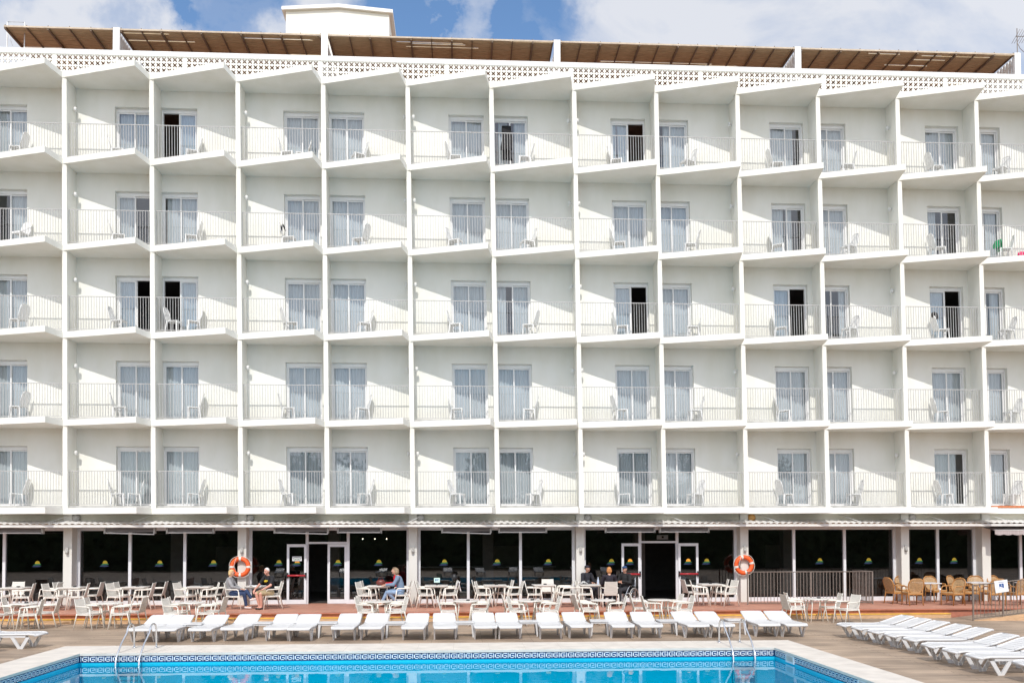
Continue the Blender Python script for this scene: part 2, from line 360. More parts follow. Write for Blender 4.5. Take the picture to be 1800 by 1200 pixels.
m = MB(); zt_, zl = 0.042, -0.012
for (x0, x1, y0, y1) in ((CX0, PX0+.03, PY0-1, CY1), (PX1-.03, CX1, PY0-1, CY1), (PX0+.03, PX1-.03, PY1-.03, CY1), (PX0+.03, PX1-.03, PY0-1, PY0+.03)):
    m.box(x0, x1, y0, y1, zl, zt_)
struct(m.build('pool_coping', P['coping']))
# coping joints as shallow dark grooves in the material of each stone are left to the noise; add stones' joints
m = MB()
for i in range(1, 20):
    xx = PX0+i*0.85
    if xx < PX1-.1: m.box(xx-.003, xx+.003, PY1-.028, CY1-.002, zt_-.002, zt_+.0015)
for i in range(1, 16):
    yy = CY1-1.5-i*1.0
    m.box(CX0+.002, PX0+.028, yy-.003, yy+.003, zt_-.002, zt_+.0015); m.box(PX1-.028, CX1-.002, yy-.003, yy+.003, zt_-.002, zt_+.0015)
struct(m.build('coping_joints', mat('joint_grout', (0.50, 0.46, 0.41), 0.8, 0.1)))
wm, t, b = newmat('pool_water'); t.nodes.remove(b)
tr = t.nodes.new('ShaderNodeBsdfTransparent'); tr.inputs[0].default_value = (0.10, 0.95, 0.99, 1)
gl = t.nodes.new('ShaderNodeBsdfGlossy'); gl.inputs['Roughness'].default_value = 0.01
lw = t.nodes.new('ShaderNodeLayerWeight'); lw.inputs[0].default_value = 0.5
pw_ = t.nodes.new('ShaderNodeMath'); pw_.operation = 'POWER'; pw_.inputs[1].default_value = 5; t.links.new(lw.outputs['Facing'], pw_.inputs[0])
f = t.nodes.new('ShaderNodeMath'); f.operation = 'MULTIPLY_ADD'; f.inputs[1].default_value = .98; f.inputs[2].default_value = .02; t.links.new(pw_.outputs[0], f.inputs[0])
cc = t.nodes.new('ShaderNodeTexCoord'); nn = t.nodes.new('ShaderNodeTexNoise'); nn.inputs['Scale'].default_value = 1.6; nn.inputs['Detail'].default_value = 2
t.links.new(cc.outputs['Object'], nn.inputs['Vector'])
bp = t.nodes.new('ShaderNodeBump'); bp.inputs['Strength'].default_value = 0.05; bp.inputs['Distance'].default_value = 0.05
t.links.new(nn.outputs[0], bp.inputs['Height']); t.links.new(bp.outputs[0], gl.inputs['Normal'])
ms_ = t.nodes.new('ShaderNodeMixShader'); t.links.new(f.outputs[0], ms_.inputs[0]); t.links.new(tr.outputs[0], ms_.inputs[1]); t.links.new(gl.outputs[0], ms_.inputs[2])
t.links.new(ms_.outputs[0], t.nodes['Material Output'].inputs[0])
m = MB(); zw = -0.215
m.add([(PX0, PY0, zw), (PX1, PY0, zw), (PX1, PY1, zw), (PX0, PY1, zw)], [(0, 1, 2, 3)])
struct(m.build('pool_water', wm))

# ------------------------------------------------------------------ the hotel
H = thing('hotel_building', 'long white hotel with five rows of sawtooth balconies over a glazed ground floor', 'building')
FH = 3.0652; Z1 = 3.5; YW = 0.80
BAYS = range(-2, 13)
LV = range(1, 6)
def zf(l): return Z1+(l-1)*FH
ZC = zf(5)+3.058
# shared meshes, local origin at (3i, 0, slab bottom)
def slab_mesh(th=0.21, top=True):
    m = MB(); m.prism([(0, 0), (2.815, -0.96), (3.0, 0), (3.0, YW), (0, YW)], 0, th)
    if top: m.box(0.145, 2.975, 0.10, YW-.001, th-.001, 0.30, 1)
    return m
ME_SLAB = slab_mesh().mesh('balcony_slab', [P['white'], P['greycloth']], True)
ME_CAN = slab_mesh(0.21, False).mesh('roof_canopy', [P['white']], True)
m = MB(); m.box(-0.02, 0.14, 0.004, YW-.001, 0.208, FH+.002); ME_DIV = m.mesh('divider_wall', [P['white']], True)
m = MB()
m.box(0.145, 2.975, 0.155, 0.185, 1.495, 1.52); m.box(0.145, 2.975, 0.16, 0.18, 0.345, 0.362)
k = 30
for j in range(k+1):
    xx = 0.15+j*(2.82)/k
    m.box(xx-.007, xx+.007, 0.162, 0.178, 0.362, 1.495)
ME_RAIL = m.mesh('balcony_railing', [P['rail']], True)
m = MB(); m.lathe([(0.02, -0.09), (0.05, -0.08), (0.055, 0.0), (0.05, 0.06), (0.02, 0.07)], 12, (0.09, 0, 0)); m.box(0, 0.09, -.02, .02, -.02, .02)
ME_LAMP = m.mesh('wall_lamp', [P['lamp']])
OP = {0: (1.50, 2.80), 1: (0.12, 1.42)}
ZS, ZH = 0.30, 2.44        # opening sill and head above slab bottom
m = MB()
W = 1.30
m.box(0, W, 0.95, 1.05, 2.37, 2.437)                                   # roller box
m.box(0, .05, 0.95, 1.05, ZS, 2.369); m.box(W-.05, W, 0.95, 1.05, ZS, 2.369); m.box(.05, W-.05, 0.95, 1.05, 2.315, 2.369); m.box(.05, W-.05, 0.95, 1.05, ZS, ZS+.04)
ME_DF = m.mesh('sliding_door', [P['doorwhite']], True)
m = MB(); pw = 0.62; z0, z1 = ZS+.04, 2.315
m.box(0, .045, -.015, .015, z0, z1); m.box(pw-.045, pw, -.015, .015, z0, z1); m.box(.045, pw-.045, -.015, .015, z1-.05, z1); m.box(.045, pw-.045, -.015, .015, z0, z0+.06)
m.add([(.045, 0, z0+.06), (pw-.045, 0, z0+.06), (pw-.045, 0, z1-.05), (.045, 0, z1-.05)], [(0, 1, 2, 3)], 1)
ME_PANE = m.mesh('glass_pane', [P['doorwhite'], P['glass']], True)
CUR = {}
def curtain_mesh(wd, seed):
    key = (round(wd, 2), seed)
    if key in CUR: return CUR[key]
    rng = random.Random(seed*31+7); m = MB(); n = max(6, int(wd/0.018)); vs = []; fs = []
    ph = rng.random()*6; fr = 46+rng.random()*12
    zs = [ZS+.05, ZS+.7, ZS+1.4, 2.32]
    for i in range(n+1):
        x = wd*i/n
        y = 0.038*math.sin(fr*x+ph+0.9*math.sin(7*x+ph))+0.012*math.sin(23*x+ph*2)
        for q, z in enumerate(zs): vs.append((x, y*(1.2-0.2*q), z+(0.02*math.sin(9*x+ph) if q == 0 else 0)))
    for i in range(n):
        for q in range(3): fs.append((i*4+q, (i+1)*4+q, (i+1)*4+q+1, i*4+q+1))
    m.add(vs, fs, 0, True); CUR[key] = m.mesh('curtain', [P['curtain']], True); return CUR[key]
DOOR = {(5, 1): ('L', [(.5, 1)]), (5, 5): (None, [(.14, .42), (.62, 1)]), (5, 6): ('R', [(0, .15), (.22, .5)]), (5, 7): (None, [(.3, 1)]), (5, 8): (None, [(0, .78)]), (5, 11): (None, [(0.3, 1)]),
        (4, -1): (None, [(.42, 1)]), (4, 0): (None, [(0, .45)]), (4, 8): (None, [(0, .42), (.5, .7)]), (4, 10): (None, [(0, .36)]), (4, 11): (None, [(.62, 1)]), (4, 1): (None, [(.06, 1)]),
        (3, 0): ('R', [(0, .5)]), (3, 1): ('L', [(.5, 1)]), (3, 6): ('R', [(0, .5)]), (3, 8): ('R', [(0, .5)]), (3, 9): (None, [(.78, 1)]), (3, 10): ('R', [(0, .5)]), (3, 11): (None, [(.7, 1)]),
        (3, 5): (None, [(0, .3), (.5, 1)]), (1, 10): (None, [(0, .78)])}
for l in LV:
    zb = zf(l)
    for i in BAYS:
        odd = i % 2; x0 = sx(3*i, zb)
        if not (l == 1 and i >= 11): put(ME_SLAB, 'balcony_slab', H, (x0, 0, zb))
        put(ME_DIV, 'divider_wall', H, (x0, 0, zb))
        put(ME_RAIL, 'balcony_railing', H, (x0, 0, zb))
        if i % 2 == 0:
            put(ME_LAMP, 'wall_lamp', H, (x0+.14+SH*2.2, .5, zb+2.18))
            if i > 0: put(ME_LAMP, 'wall_lamp', H, (x0-.02+SH*2.2, .5, zb+2.18), math.pi)
        a = OP[odd][0]
        d = put(ME_DF, 'sliding_door', H, (x0+a, 0, zb))
        op, cur = DOOR.get((l, i), (None, [(0, 1)]))
        jit = random.uniform(0, .05)
        xl, xr = .05, W-.05-pw
        if op == 'L': xl = xr-.03
        if op == 'R': xr = xl+.03
        put(ME_PANE, 'glass_pane', d, (xl, 1.0, 0)); put(ME_PANE, 'glass_pane', d, (xr, 1.032, 0))
        for a0, a1 in cur:
            put(curtain_mesh((a1-a0)*1.2, random.randrange(5)), 'curtain', d, (.05+a0*1.2, 1.12, 0))
    # facade wall of this storey, opening by opening
    m = MB(); Y0, Y1 = YW, 1.05
    for i in BAYS:
        a, b_ = OP[i % 2]; x = 3*i
        m.box(x, x+a, Y0, Y1, 0, FH); m.box(x+b_, x+3, Y0, Y1, 0, FH)
        m.box(x+a, x+b_, Y0, Y1, 0, ZS); m.box(x+a, x+b_, Y0, Y1, ZH, FH)
    m.build('facade_wall', P['white'], H, (SH*(zb-3.5), 0, zb), True)
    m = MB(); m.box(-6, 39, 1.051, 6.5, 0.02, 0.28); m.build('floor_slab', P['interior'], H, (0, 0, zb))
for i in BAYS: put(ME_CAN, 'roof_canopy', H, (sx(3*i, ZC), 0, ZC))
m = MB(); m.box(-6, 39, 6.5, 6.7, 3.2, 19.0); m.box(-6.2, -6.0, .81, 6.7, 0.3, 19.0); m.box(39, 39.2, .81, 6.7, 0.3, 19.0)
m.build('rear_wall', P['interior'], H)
m = MB(); m.box(-6.2, 39.2, .9, 12, 18.86, 19.02); m.build('roof_deck', P['terracotta'], H)
# first-floor end terrace: plain edge with an orange tile strip
m = MB(); m.box(33, 40, .02, YW-.001, 0, .21); m.box(33.16, 40, .0, .16, .212, .29, 1); m.build('end_slab', [P['white'], P['tile_orange']], H, (0, 0, Z1))

# lattice parapet
m = MB(); bz, bx = 0.20, 0.193; ZL = ZC+.21; rows = 5; YP = 0.72
PIL = [-5.2, -.6, 4.0, 8.85, 13.45, 18.05, 22.9, 27.6, 32.3, 37.0]
def cell(x, z):
    # block with an X-shaped opening, built as four solid pieces that meet on the block's diagonals
    cx, cz, h, k = x+bx/2, z+bz/2, bx/2, bz/2; H_ = .0965; tt = .072; o_ = .0185
    for q in range(4):
        c, s_ = ((1, 0), (0, 1), (-1, 0), (0, -1))[q]
        def T(u, v): return (cx+(u*c-v*s_)*h/H_, YP, cz+(u*s_+v*c)*k/H_)
        m.slab([T(-H_, H_), T(H_, H_), T(tt, tt), T(tt-o_, tt+o_*.6), T(0, 2*o_), T(-tt+o_, tt+o_*.6), T(-tt, tt)], (0, .035, 0))
for j in range(len(PIL)-1):
    a, b_ = PIL[j]+.06, PIL[j+1]-.06; n = int((b_-a)/bx); bx_ = (b_-a)/n
    save = bx; bx = bx_
    for q in range(n):
        for r_ in range(rows): cell(a+q*bx_, ZL+r_*bz)
    bx = save
o = m.build('lattice_parapet', P['white'], H, (SH*(ZL-3.5)*1.0, 0, 0))
for x in PIL:
    m = MB(); m.box(x-.06, x+.06, YP-.004, YP+.12, ZL, ZL+rows*bz); m.build('parapet_pier', P['white'], H, (SH*(ZL-3.5), 0, 0))
m = MB(); m.box(-6.2, 39, YP-.04, YP+.25, ZL+rows*bz, ZL+rows*bz+.18); m.build('parapet_cap', P['trim'], H, (SH*(ZL-3.5), 0, 0), bevel=.01)

# ---- roof terrace: reed pergolas between white screens
ZPG = 21.22; SEC = [-2.80, 1.20, 8.73, 17.37, 26.58, 35.22]
rng = random.Random(3)
for q in range(5):
    a, b_ = SEC[q]+(.12 if q else 0), SEC[q+1]-.14
    nm = ['leftmost and shortest', 'second from the left', 'middle', 'second from the right', 'rightmost'][q]
    pg = thing('reed_pergola', 'brown reed mat pergola roof above the white parapet, '+nm+' of five', 'pergola', (a, 1.2, 19.02), 0, 'reed pergolas on the roof terrace')
    wd = b_-a; zl = ZPG-19.02
    m = MB(); y = 0.0
    while y < 4.2:
        x = 0.0
        while x < wd:
            ln = min(wd-x, rng.uniform(1.2, 3.4)); 
            if rng.random() > .028: m.box(x, x+ln-.004, y, y+.046, zl+rng.uniform(0, .012), zl+.03)
            x += ln
        y += .050
    m.build('reed_mat', P['cane'], pg)
    n = max(2, round(wd/.74)); m2 = MB()
    for j in range(n+1):
        xx = .03+(wd-.06)*j/n
        big = j % 2 == 0
        m2.box(xx-(.03 if big else .018), xx+(.03 if big else .018), -.04, 4.2, zl-(.08 if big else .05), zl-.002)
        m2.box(xx-.012, xx+.012, -.03, -.005, zl, zl+.085)
    m2.build('rafter', P['rafter'], pg)
    m2 = MB(); m2.box(0, wd, -.06, -.03, zl-.02, zl+.035); m2.build('front_batten', mat('pale_batten', (0.55, 0.45, 0.34), 0.7, 0.15, 6), pg)
    m2 = MB()
    for xx in (.05, wd-.05): m2.box(xx-.04, xx+.04, 3.9, 3.98, .0, zl-.09)
    m2.box(-0.0, wd, 3.88, 4.0, zl-.2, zl-.09); m2.build('post', P['trim'], pg)
for q in range(1, 6):
    xx = SEC[q]
    s = thing('slatted_screen', 'white slatted screen wall between reed pergolas, %s from the left' % ORD[q-1], 'screen', (xx, 1.15, 19.02), 0, 'white screens between the pergolas')
    m = MB(); m.box(-.13, .11, 0, .12, 0, 2.28); m.build('post', P['trim'], s)
    m = MB()
    for j in range(20): m.box(-.06, .04, .16+j*.2, .29+j*.2, .1, 2.2)
    m.box(-.04, .02, .13, 4.1, .3, .38); m.box(-.04, .02, .13, 4.1, 1.9, 1.98)
    m.build('slat', P['trim'], s)
fr = thing('pipe_frame', 'thin white pipe frame rising past the left end of the pergola', 'frame', (-2.9, 1.6, 19.02))
m = MB(); m.tube([(0, 0, 0), (0, 0, 2.62), (.62, 0, 2.62), (.62, 0, 0)], .022, 6); m.tube([(0, 0, 2.3), (.62, 0, .5)], .01, 5); m.build('pipe', P['trim'], fr)
m = MB()
for j in range(6): m.box(-.66+j*.12, -.60+j*.12, -.3, -.28, 0, 1.55-.08*(j % 3))
m.build('picket', P['trim'], fr)
tw = thing('rooftop_tower', 'plain white rooftop lift tower with a shallow gabled roof slab', 'tower', (6.37, 6.0, 19.02))
m = MB(); h = 24.90-19.02; wd = 4.34
m.slab([(0, 0, 0), (wd, 0, 0), (wd, 0, h), (wd/2+.05, 0, h+.16), (0, 0, h)], (0, 2.6, 0)); m.build('wall', P['white'], tw)
m = MB(); m.slab([(-.16, -.14, h-.01), (wd/2+.05, -.14, h+.165), (wd+.16, -.14, h-.01), (wd+.16, -.14, h+.13), (wd/2+.05, -.14, h+.31), (-.16, -.14, h+.13)], (0, 2.9, 0)); m.build('roof', P['trim'], tw)
an = thing('tv_antenna', 'thin grey television antenna on a mast at the right end of the roof', 'antenna', (37.02, 4.0, 19.02))
m = MB(); m.tube([(0, 0, 0), (0, 0, 4.9)], .018, 6); m.build('mast', P['railbrown'], an)
m = MB(); m.tube([(-.05, 0, 4.55), (.75, .3, 4.75)], .014, 5)
for j in range(6):
    c = Vector((-.05+.14*j, .05*j, 4.56+.035*j)); m.tube([c+Vector((-.06, .2, -.2)), c+Vector((.06, -.2, .2))], .009, 5)
m.tube([(.0, 0, 4.3), (.12, .0, 4.05), (.35, .1, 3.95)], .012, 5); m.build('aerial', P['railbrown'], an)

# ---- ground floor
COLS = [-6, 0, 6, 12, 18, 24, 30]
YG = 0.78
def gx(X): return 13.778+(X-13.778)*0.9814
for x in COLS:
    m = MB(); m.box(x-.11, x+.19, .28, YG+.06, .3, 3.499); m.build('column', P['column'], H, bevel=.01)
m = MB(); m.box(32.95, 33.27, .28, YG+.06, .3, 3.499); m.build('column', P['column'], H)
m = MB(); prev = -6.2
m.box(-6.2, 39.2, .36, .56, 3.06, 3.498); m.build('ground_beam', plaster('cream_plaster', (0.72, 0.70, 0.60)), H)
m = MB(); m.box(-6.2, 39.2, .561, YG+.02, 3.10, 3.2); m.build('soffit', P['trim'], H)
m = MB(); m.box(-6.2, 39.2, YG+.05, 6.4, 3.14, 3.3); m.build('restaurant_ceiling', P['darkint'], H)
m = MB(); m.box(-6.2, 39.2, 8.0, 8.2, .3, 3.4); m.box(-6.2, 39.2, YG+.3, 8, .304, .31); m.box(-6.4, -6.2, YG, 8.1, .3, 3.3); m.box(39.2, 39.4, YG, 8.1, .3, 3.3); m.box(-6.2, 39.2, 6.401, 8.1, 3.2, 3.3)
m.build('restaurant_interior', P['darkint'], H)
SPANS = [(-5.81, -.11, [gx(-2.63)], None), (.19, 5.89, [gx(1.79), gx(3.74)], None), (6.19, 11.89, [gx(8.13), gx(9.62)], 1), (12.19, 17.89, [gx(14.02), gx(15.95)], None),
         (18.19, 23.89, [gx(20.42), gx(21.82)], 1), (24.19, 29.89, [gx(26.27), gx(28.22)], None), (30.19, 32.95, [gx(31.84)], None), (33.27, 38.8, [34.7, 36.7], None)]
for (a, b_, mul, door) in SPANS:
    m = MB()
    m.box(a, b_, YG-.05, YG+.04, 2.93, 3.10)
    segs = [(a, mul[0])]+[(mul[j], mul[j+1]) for j in range(len(mul)-1)]+[(mul[-1], b_)]
    for x in [a+.05]+mul+[b_-.05]: m.box(x-.05, x+.05, YG-.06, YG+.05, .30, 2.929)
    for s0, s1 in segs:
        if door and abs(s0-mul[0]) < .01:
            m.box(s0+.05, s1-.05, YG-.055, YG+.045, 2.45, 2.52); continue
        m.box(s0+.05, s1-.05, YG-.05, YG+.04, .30, .45)
    w_ = m.build('glazed_front', P['alu'], H)
    for s0, s1 in segs:
        m = MB(); z_ = 2.52 if (door and abs(s0-mul[0]) < .01) else .45
        m.add([(s0+.05, YG, z_), (s1-.05, YG, z_), (s1-.05, YG, 2.929), (s0+.05, YG, 2.929)], [(0, 1, 2, 3)]); m.build('shop_pane', P['shop'], w_)
def leaf(x0, x1, y, bar=True, ajar=False):
    m = MB(); fw_ = .085
    m.box(x0, x0+fw_, y-.025, y+.025, .31, 2.44); m.box(x1-fw_, x1, y-.025, y+.025, .31, 2.44); m.box(x0+fw_, x1-fw_, y-.025, y+.025, 2.34, 2.44); m.box(x0+fw_, x1-fw_, y-.025, y+.025, .31, .46)
    d = m.build('glass_door', P['alu'], H)
    m = MB(); m.add([(x0+fw_, y, .46), (x1-fw_, y, .46), (x1-fw_, y, 2.34), (x0+fw_, y, 2.34)], [(0, 1, 2, 3)]); m.build('shop_pane', P['shop'], d)
    if bar:
        m = MB(); m.tube([(x0+.03, y-.08, 1.32), (x1-.03, y-.08, 1.32)], .035, 8); m.build('push_bar', P['red'], d)
        for q in (x0, x1-.06):
            m = MB(); m.box(q, q+.06, y-.1, y-.026, 1.23, 1.42); m.build('latch', P['black'], d)
    return d
d1 = leaf(gx(7.42), gx(8.13), YG-.12); leaf(gx(8.87), gx(9.57), YG, False); leaf(gx(19.71), gx(20.42), YG-.12); leaf(gx(21.84), gx(22.60), YG-.12)
x7 = gx(7.62)
m = MB(); m.box(x7, x7+.33, YG-.16, YG-.145, 1.84, 2.0); m.box(x7+.04, x7+.29, YG-.164, YG-.16, 1.87, 1.97, 1)
for j in range(5): m.box(x7+.055+j*.046, x7+.09+j*.046, YG-.167, YG-.164, 1.895+.008*(j % 2), 1.95, 0)
m.build('door_plate', [P['sign'], P['green']], d1)
m = MB(); m.box(21.0, 21.42, YG+.3, YG+.33, 2.58, 2.74); m.box(21.18, 21.25, YG+.29, YG+.3, 2.63, 2.70, 1); m.build('exit_light', [P['sign'], P['black']], H)
for x in (2.6, 8.6, 14.6, 20.6, 26.6, 31.4):
    m = MB(); m.box(x, x+.42, 3.4, 3.8, .31, 3.139); m.build('inner_pillar', P['interior'], H)
m = MB(); m.box(11.5, 17.6, 5.6, 6.3, .31, 1.42); m.box(11.4, 17.7, 5.5, 6.35, 1.42, 1.47, 1); m.build('bar_counter', [P['rafter'], P['greycloth']], H)
m = MB()
for x in (3.1, 15.2, 27.4): m.box(x, x+1.3, 7.94, 7.99, 1.3, 2.3)
m.build('wall_picture', P['interior'], H)
# sun decals on the glass
DEC = [-1.48, .9, 2.84, 4.76, 7.11, 7.79, 9.25, 10.74, 13.14, 15.09, 16.99, 19.35, 20.03, 22.22, 22.95, 27.28, 29.17, 31.14, 32.5]
for j, x in enumerate(DEC):
    x = gx(x)
    y = YG-.012 if j not in (5, 12, 13) else YG-.128
    m = MB(); n = 10
    m.slab([(x+.085*math.cos(math.pi*q/n), y, 1.775+.10*math.sin(math.pi*q/n)) for q in range(n+1)], (0, .004, 0), 0)
    m.slab([(x-.16, y-.002, 1.715), (x-.08, y-.002, 1.765), (x+.10, y-.002, 1.775), (x+.13, y-.002, 1.73)], (0, .004, 0), 1)
    m.slab([(x-.19, y-.004, 1.66), (x-.12, y-.004, 1.71), (x+.05, y-.004, 1.715), (x+.14, y-.004, 1.675), (x, y-.004, 1.655)], (0, .004, 0), 2)
    m.build('sun_decal', [P['orange'] if j in (5, 12, 13) else P['yellow'], P['green'], P['navy']], H)
for x in (9.95, 10.42, 10.87):
    m = MB(); m.ball((x, 3.2, 2.62), .022, 8)
    em, t_, b_ = newmat('spot_glow'); b_.inputs['Emission Color'].default_value = (1, .9, .7, 1); b_.inputs['Emission Strength'].default_value = 6
    m.build('ceiling_spot', em, H)
# corrugated canopy, gutter, stays
m = MB(); vs, fs = [], []; n = int(45.2/.036)
for j in range(n+1):
    x = -6.2+j*.036; c = .022*math.sin(2*math.pi*x/.216)
    c = max(-.016, min(.016, c*1.6))
    vs += [(x, .355, 3.28+c), (x, -.42, 3.165+c), (x, .355, 3.27+c), (x, -.42, 3.155+c)]
for j in range(n):
    k = j*4; fs += [(k, k+1, k+5, k+4), (k+2, k+6, k+7, k+3), (k+1, k+3, k+7, k+5)]
m.add(vs, fs, 0, False); cn = m.build('corrugated_canopy', P['corr'], H)
m = MB(); m.box(-6.2, 39.2, -.45, -.37, 3.03, 3.115); m.build('gutter', P['corr'], H, bevel=.012)
m = MB(); rng = random.Random(5)
for x in (.1, 2.9, 5.9, 8.6, 12.4, 17, 18.6, 21.2, 24.6, 27.6, 30.8, 33.2, 36): m = MB(); m.tube([(x, .35, 3.47), (x-.5 if x < 14 else x+.5, -.36, 3.19)], .008, 5); m.build('canopy_stay', P['trim'], H)
for j, x in enumerate((.62, 6.62, 12.62, 18.62, 24.62, 30.62)):
    m = MB(); m.lathe([(.02, -.02), (.12, -.02), (.14, .02), (.13, .10), (.05, .14)], 14)
    o = m.build('round_floodlight', P['greycloth'] if j != 4 else mat('amber_lens', (0.50, 0.27, 0.08), 0.3, 0.1), H, (x-.30, .34, 3.37)); o.rotation_euler = (rad(90), 0, 0)
for x in COLS[1:]:
    m = MB(); m.box(x-.0, x+.09, .22, .279, 2.20, 2.34); m.lathe([(.03, 0), (.05, .0), (.052, .10), (.02, .12)], 10, (x+.045, .22, 2.12)); m.build('column_lamp', P['greycloth'], H)

# folded awnings
AW = [(-2.4, -.63, 0), (1.47, 3.15, 1), (3.58, 5.16, 0), (7.26, 9.1, 1), (9.45, 10.95, 0), (13.09, 14.8, 1), (15.1, 16.77, 0), (18.9, 20.65, 0), (20.85, 22.6, 0)]
for j, (a, b_, sl) in enumerate(AW):
    t_ = thing('folded_awning', 'folded dark grey awning under the corrugated canopy, %s from the left' % ORD[j], 'awning', (a, -.08, 2.83), 0, 'folded awnings along the restaurant front')
    wd = b_-a; m = MB()
    m.tube([(0, 0, .13), (wd*.33, 0, .14), (wd*.66, 0, .125), (wd, 0, .13)], [.055, .066, .062, .055], 8)
    m.slab([(0, -.05, .18), (wd, -.05, .18), (wd, -.07, .05), (wd*.5, -.085, .035), (0, -.07, .05)], (0, .02, 0)); m.build('cloth', P['awning'], t_)
    m = MB(); dz = -.05 if sl else 0
    m.slab([(.02, -.10, .0), (wd, -.10, dz), (wd, -.10, dz+.035), (.02, -.10, .035)], (0, .04, 0)); m.build('front_bar', P['awningwht'], t_)
    for xx in (0, wd):
        m = MB(); m.box(xx-.03, xx+.03, -.10, .05, -.01, .2); m.build('bracket', P['greycloth'], t_)
    m = MB(); m.tube([(.1, -.08, .02), (wd*.3, -.02, .09)], .015, 5); m.build('folding_arm', P['greycloth'], t_)
t_ = thing('open_awning', 'opened mauve grey awning with scalloped valance at the right end', 'awning', (33.0, .3, 3.0))
m = MB(); wd = 2.6; n = 52
top = [(x*wd/n, -.75, -.12) for x in range(n+1)]
m.add([(0, .2, .02), (wd, .2, .02), (wd, -.75, -.12), (0, -.75, -.12)], [(0, 1, 2, 3)])
vs = []; fs = []
for q in range(n+1):
    x = q*wd/n; vs += [(x, -.75, -.12), (x, -.76, -.26-.035*abs(math.sin(math.pi*x/.33)))]
for q in range(n): fs.append((q*2, q*2+2, q*2+3, q*2+1))
m.add(vs, fs); m.build('cloth', mat('mauve_awning', (0.40, 0.34, 0.33), 0.8, 0.15, 4, stretch=(9, .3, .3)), t_)
m = MB(); m.tube([(0, .2, .03), (wd, .2, .03)], .04, 8); m.tube([(0, -.75, -.11), (wd, -.75, -.11)], .018, 6); m.build('roller', P['awningwht'], t_)

# ------------------------------------------------------------------ life rings
def ring(x, tilt, label):
    t_ = thing('life_ring', label, 'life ring', (x, .17, 1.65), 0, 'orange life rings on the columns')
    m = MB(); R, r_ = .285, .078; n = 40
    m.tube([(R*math.cos(2*math.pi*q/n), 0, R*math.sin(2*math.pi*q/n)) for q in range(n)], r_, 10, 0, True); m.build('ring', P['buoy'], t_)
    for q in range(4):
        th = math.pi/2*q+tilt+rad(0); m = MB(); k = 5
        m.tube([(R*math.cos(th+(.13*(j/k-.5)*2)), 0, R*math.sin(th+(.13*(j/k-.5)*2))) for j in range(k+1)], r_+.005, 10); m.build('band', P['rope'], t_)
    m = MB()
    for q in range(4):
        th = math.pi/2*q+tilt
        pts = [((R+r_+.012+.02*math.sin(math.pi*j/8))*math.cos(th+math.pi/2*j/8), -.02, (R+r_+.012+.02*math.sin(math.pi*j/8))*math.sin(th+math.pi/2*j/8)) for j in range(9)]
        m.tube(pts, .009, 5)
    m.tube([(-.12, -.08, R+.05), (-.2, -.09, .05), (-.1, -.09, -.2)], .007, 5); m.build('rope', P['rope'], t_)
    return t_
ring(6.01, 0, 'orange life ring with white bands on the column behind the seated couple')
ring(23.98, rad(14), 'orange life ring on the column beside the brown terrace railing')

# ------------------------------------------------------------------ furniture
def cream_chair():
    t_ = thing('terrace_chair', 'cream', 'chair', (0, 0, 0), 0, 'cream armchairs on the terrace')
    for s in (1, -1):
        x = .265*s
        m = MB(); m.tube([(x*1.02, -.31, 0), (x, -.235, .44), (x, -.215, .60)], .019, 6); m.build('leg', P['frame'], t_)
        m = MB(); m.tube([(x*1.02, .31, 0), (x, .215, .40), (x*.95, .21, .46)], .019, 6); m.build('leg', P['frame'], t_)
        m = MB(); m.tube([(x, -.215, .60), (x, -.195, .645), (x, -.15, .662), (x*.98, .10, .665), (x*.88, .262, .665)], .019, 6); m.build('armrest', P['frame'], t_)
    m = MB(); m.tube([(-.26, -.235, .42), (.26, -.235, .42)], .014, 6); m.tube([(-.25, .21, .42), (.25, .21, .42)], .014, 6)
    m.tube([(-.262, -.235, .42), (-.255, .21, .42)], .014, 6); m.tube([(.262, -.235, .42), (.255, .21, .42)], .014, 6); m.build('seat_frame', P['frame'], t_)
    m = MB(); n = 7
    for j in range(n):
        y0 = -.25+j*.066; y1 = y0+.062; zz = lambda y: .437+.10*max(0, -y-.2)*-1+.012*(y/.25)**2
        m.slab([(-.245, y0, zz(y0)), (.245, y0, zz(y0)), (.245, y1, zz(y1)), (-.245, y1, zz(y1))], (0, 0, .016))
    m.build('seat', P['tabletop'], t_)
    m = MB()   # tall tapering back with fine slits
    for j in range(9):
        f0, f1 = j/9, (j+.94)/9
        def pt(f, s): return (s*(.205-.0*f if f < .2 else .225-.03*f), .215+.125*f, .42+.46*f)
        m.slab([pt(f0, -1), pt(f0, 1), pt(f1, 1), pt(f1, -1)], (0, .014, -.003))
    for s in (1, -1): m.tube([(s*.21, .225, .42), (s*.222, .25, .52), (s*.197, .345, .885)], .012, 6)
    m.build('backrest', P['panel'], t_)
    return t_
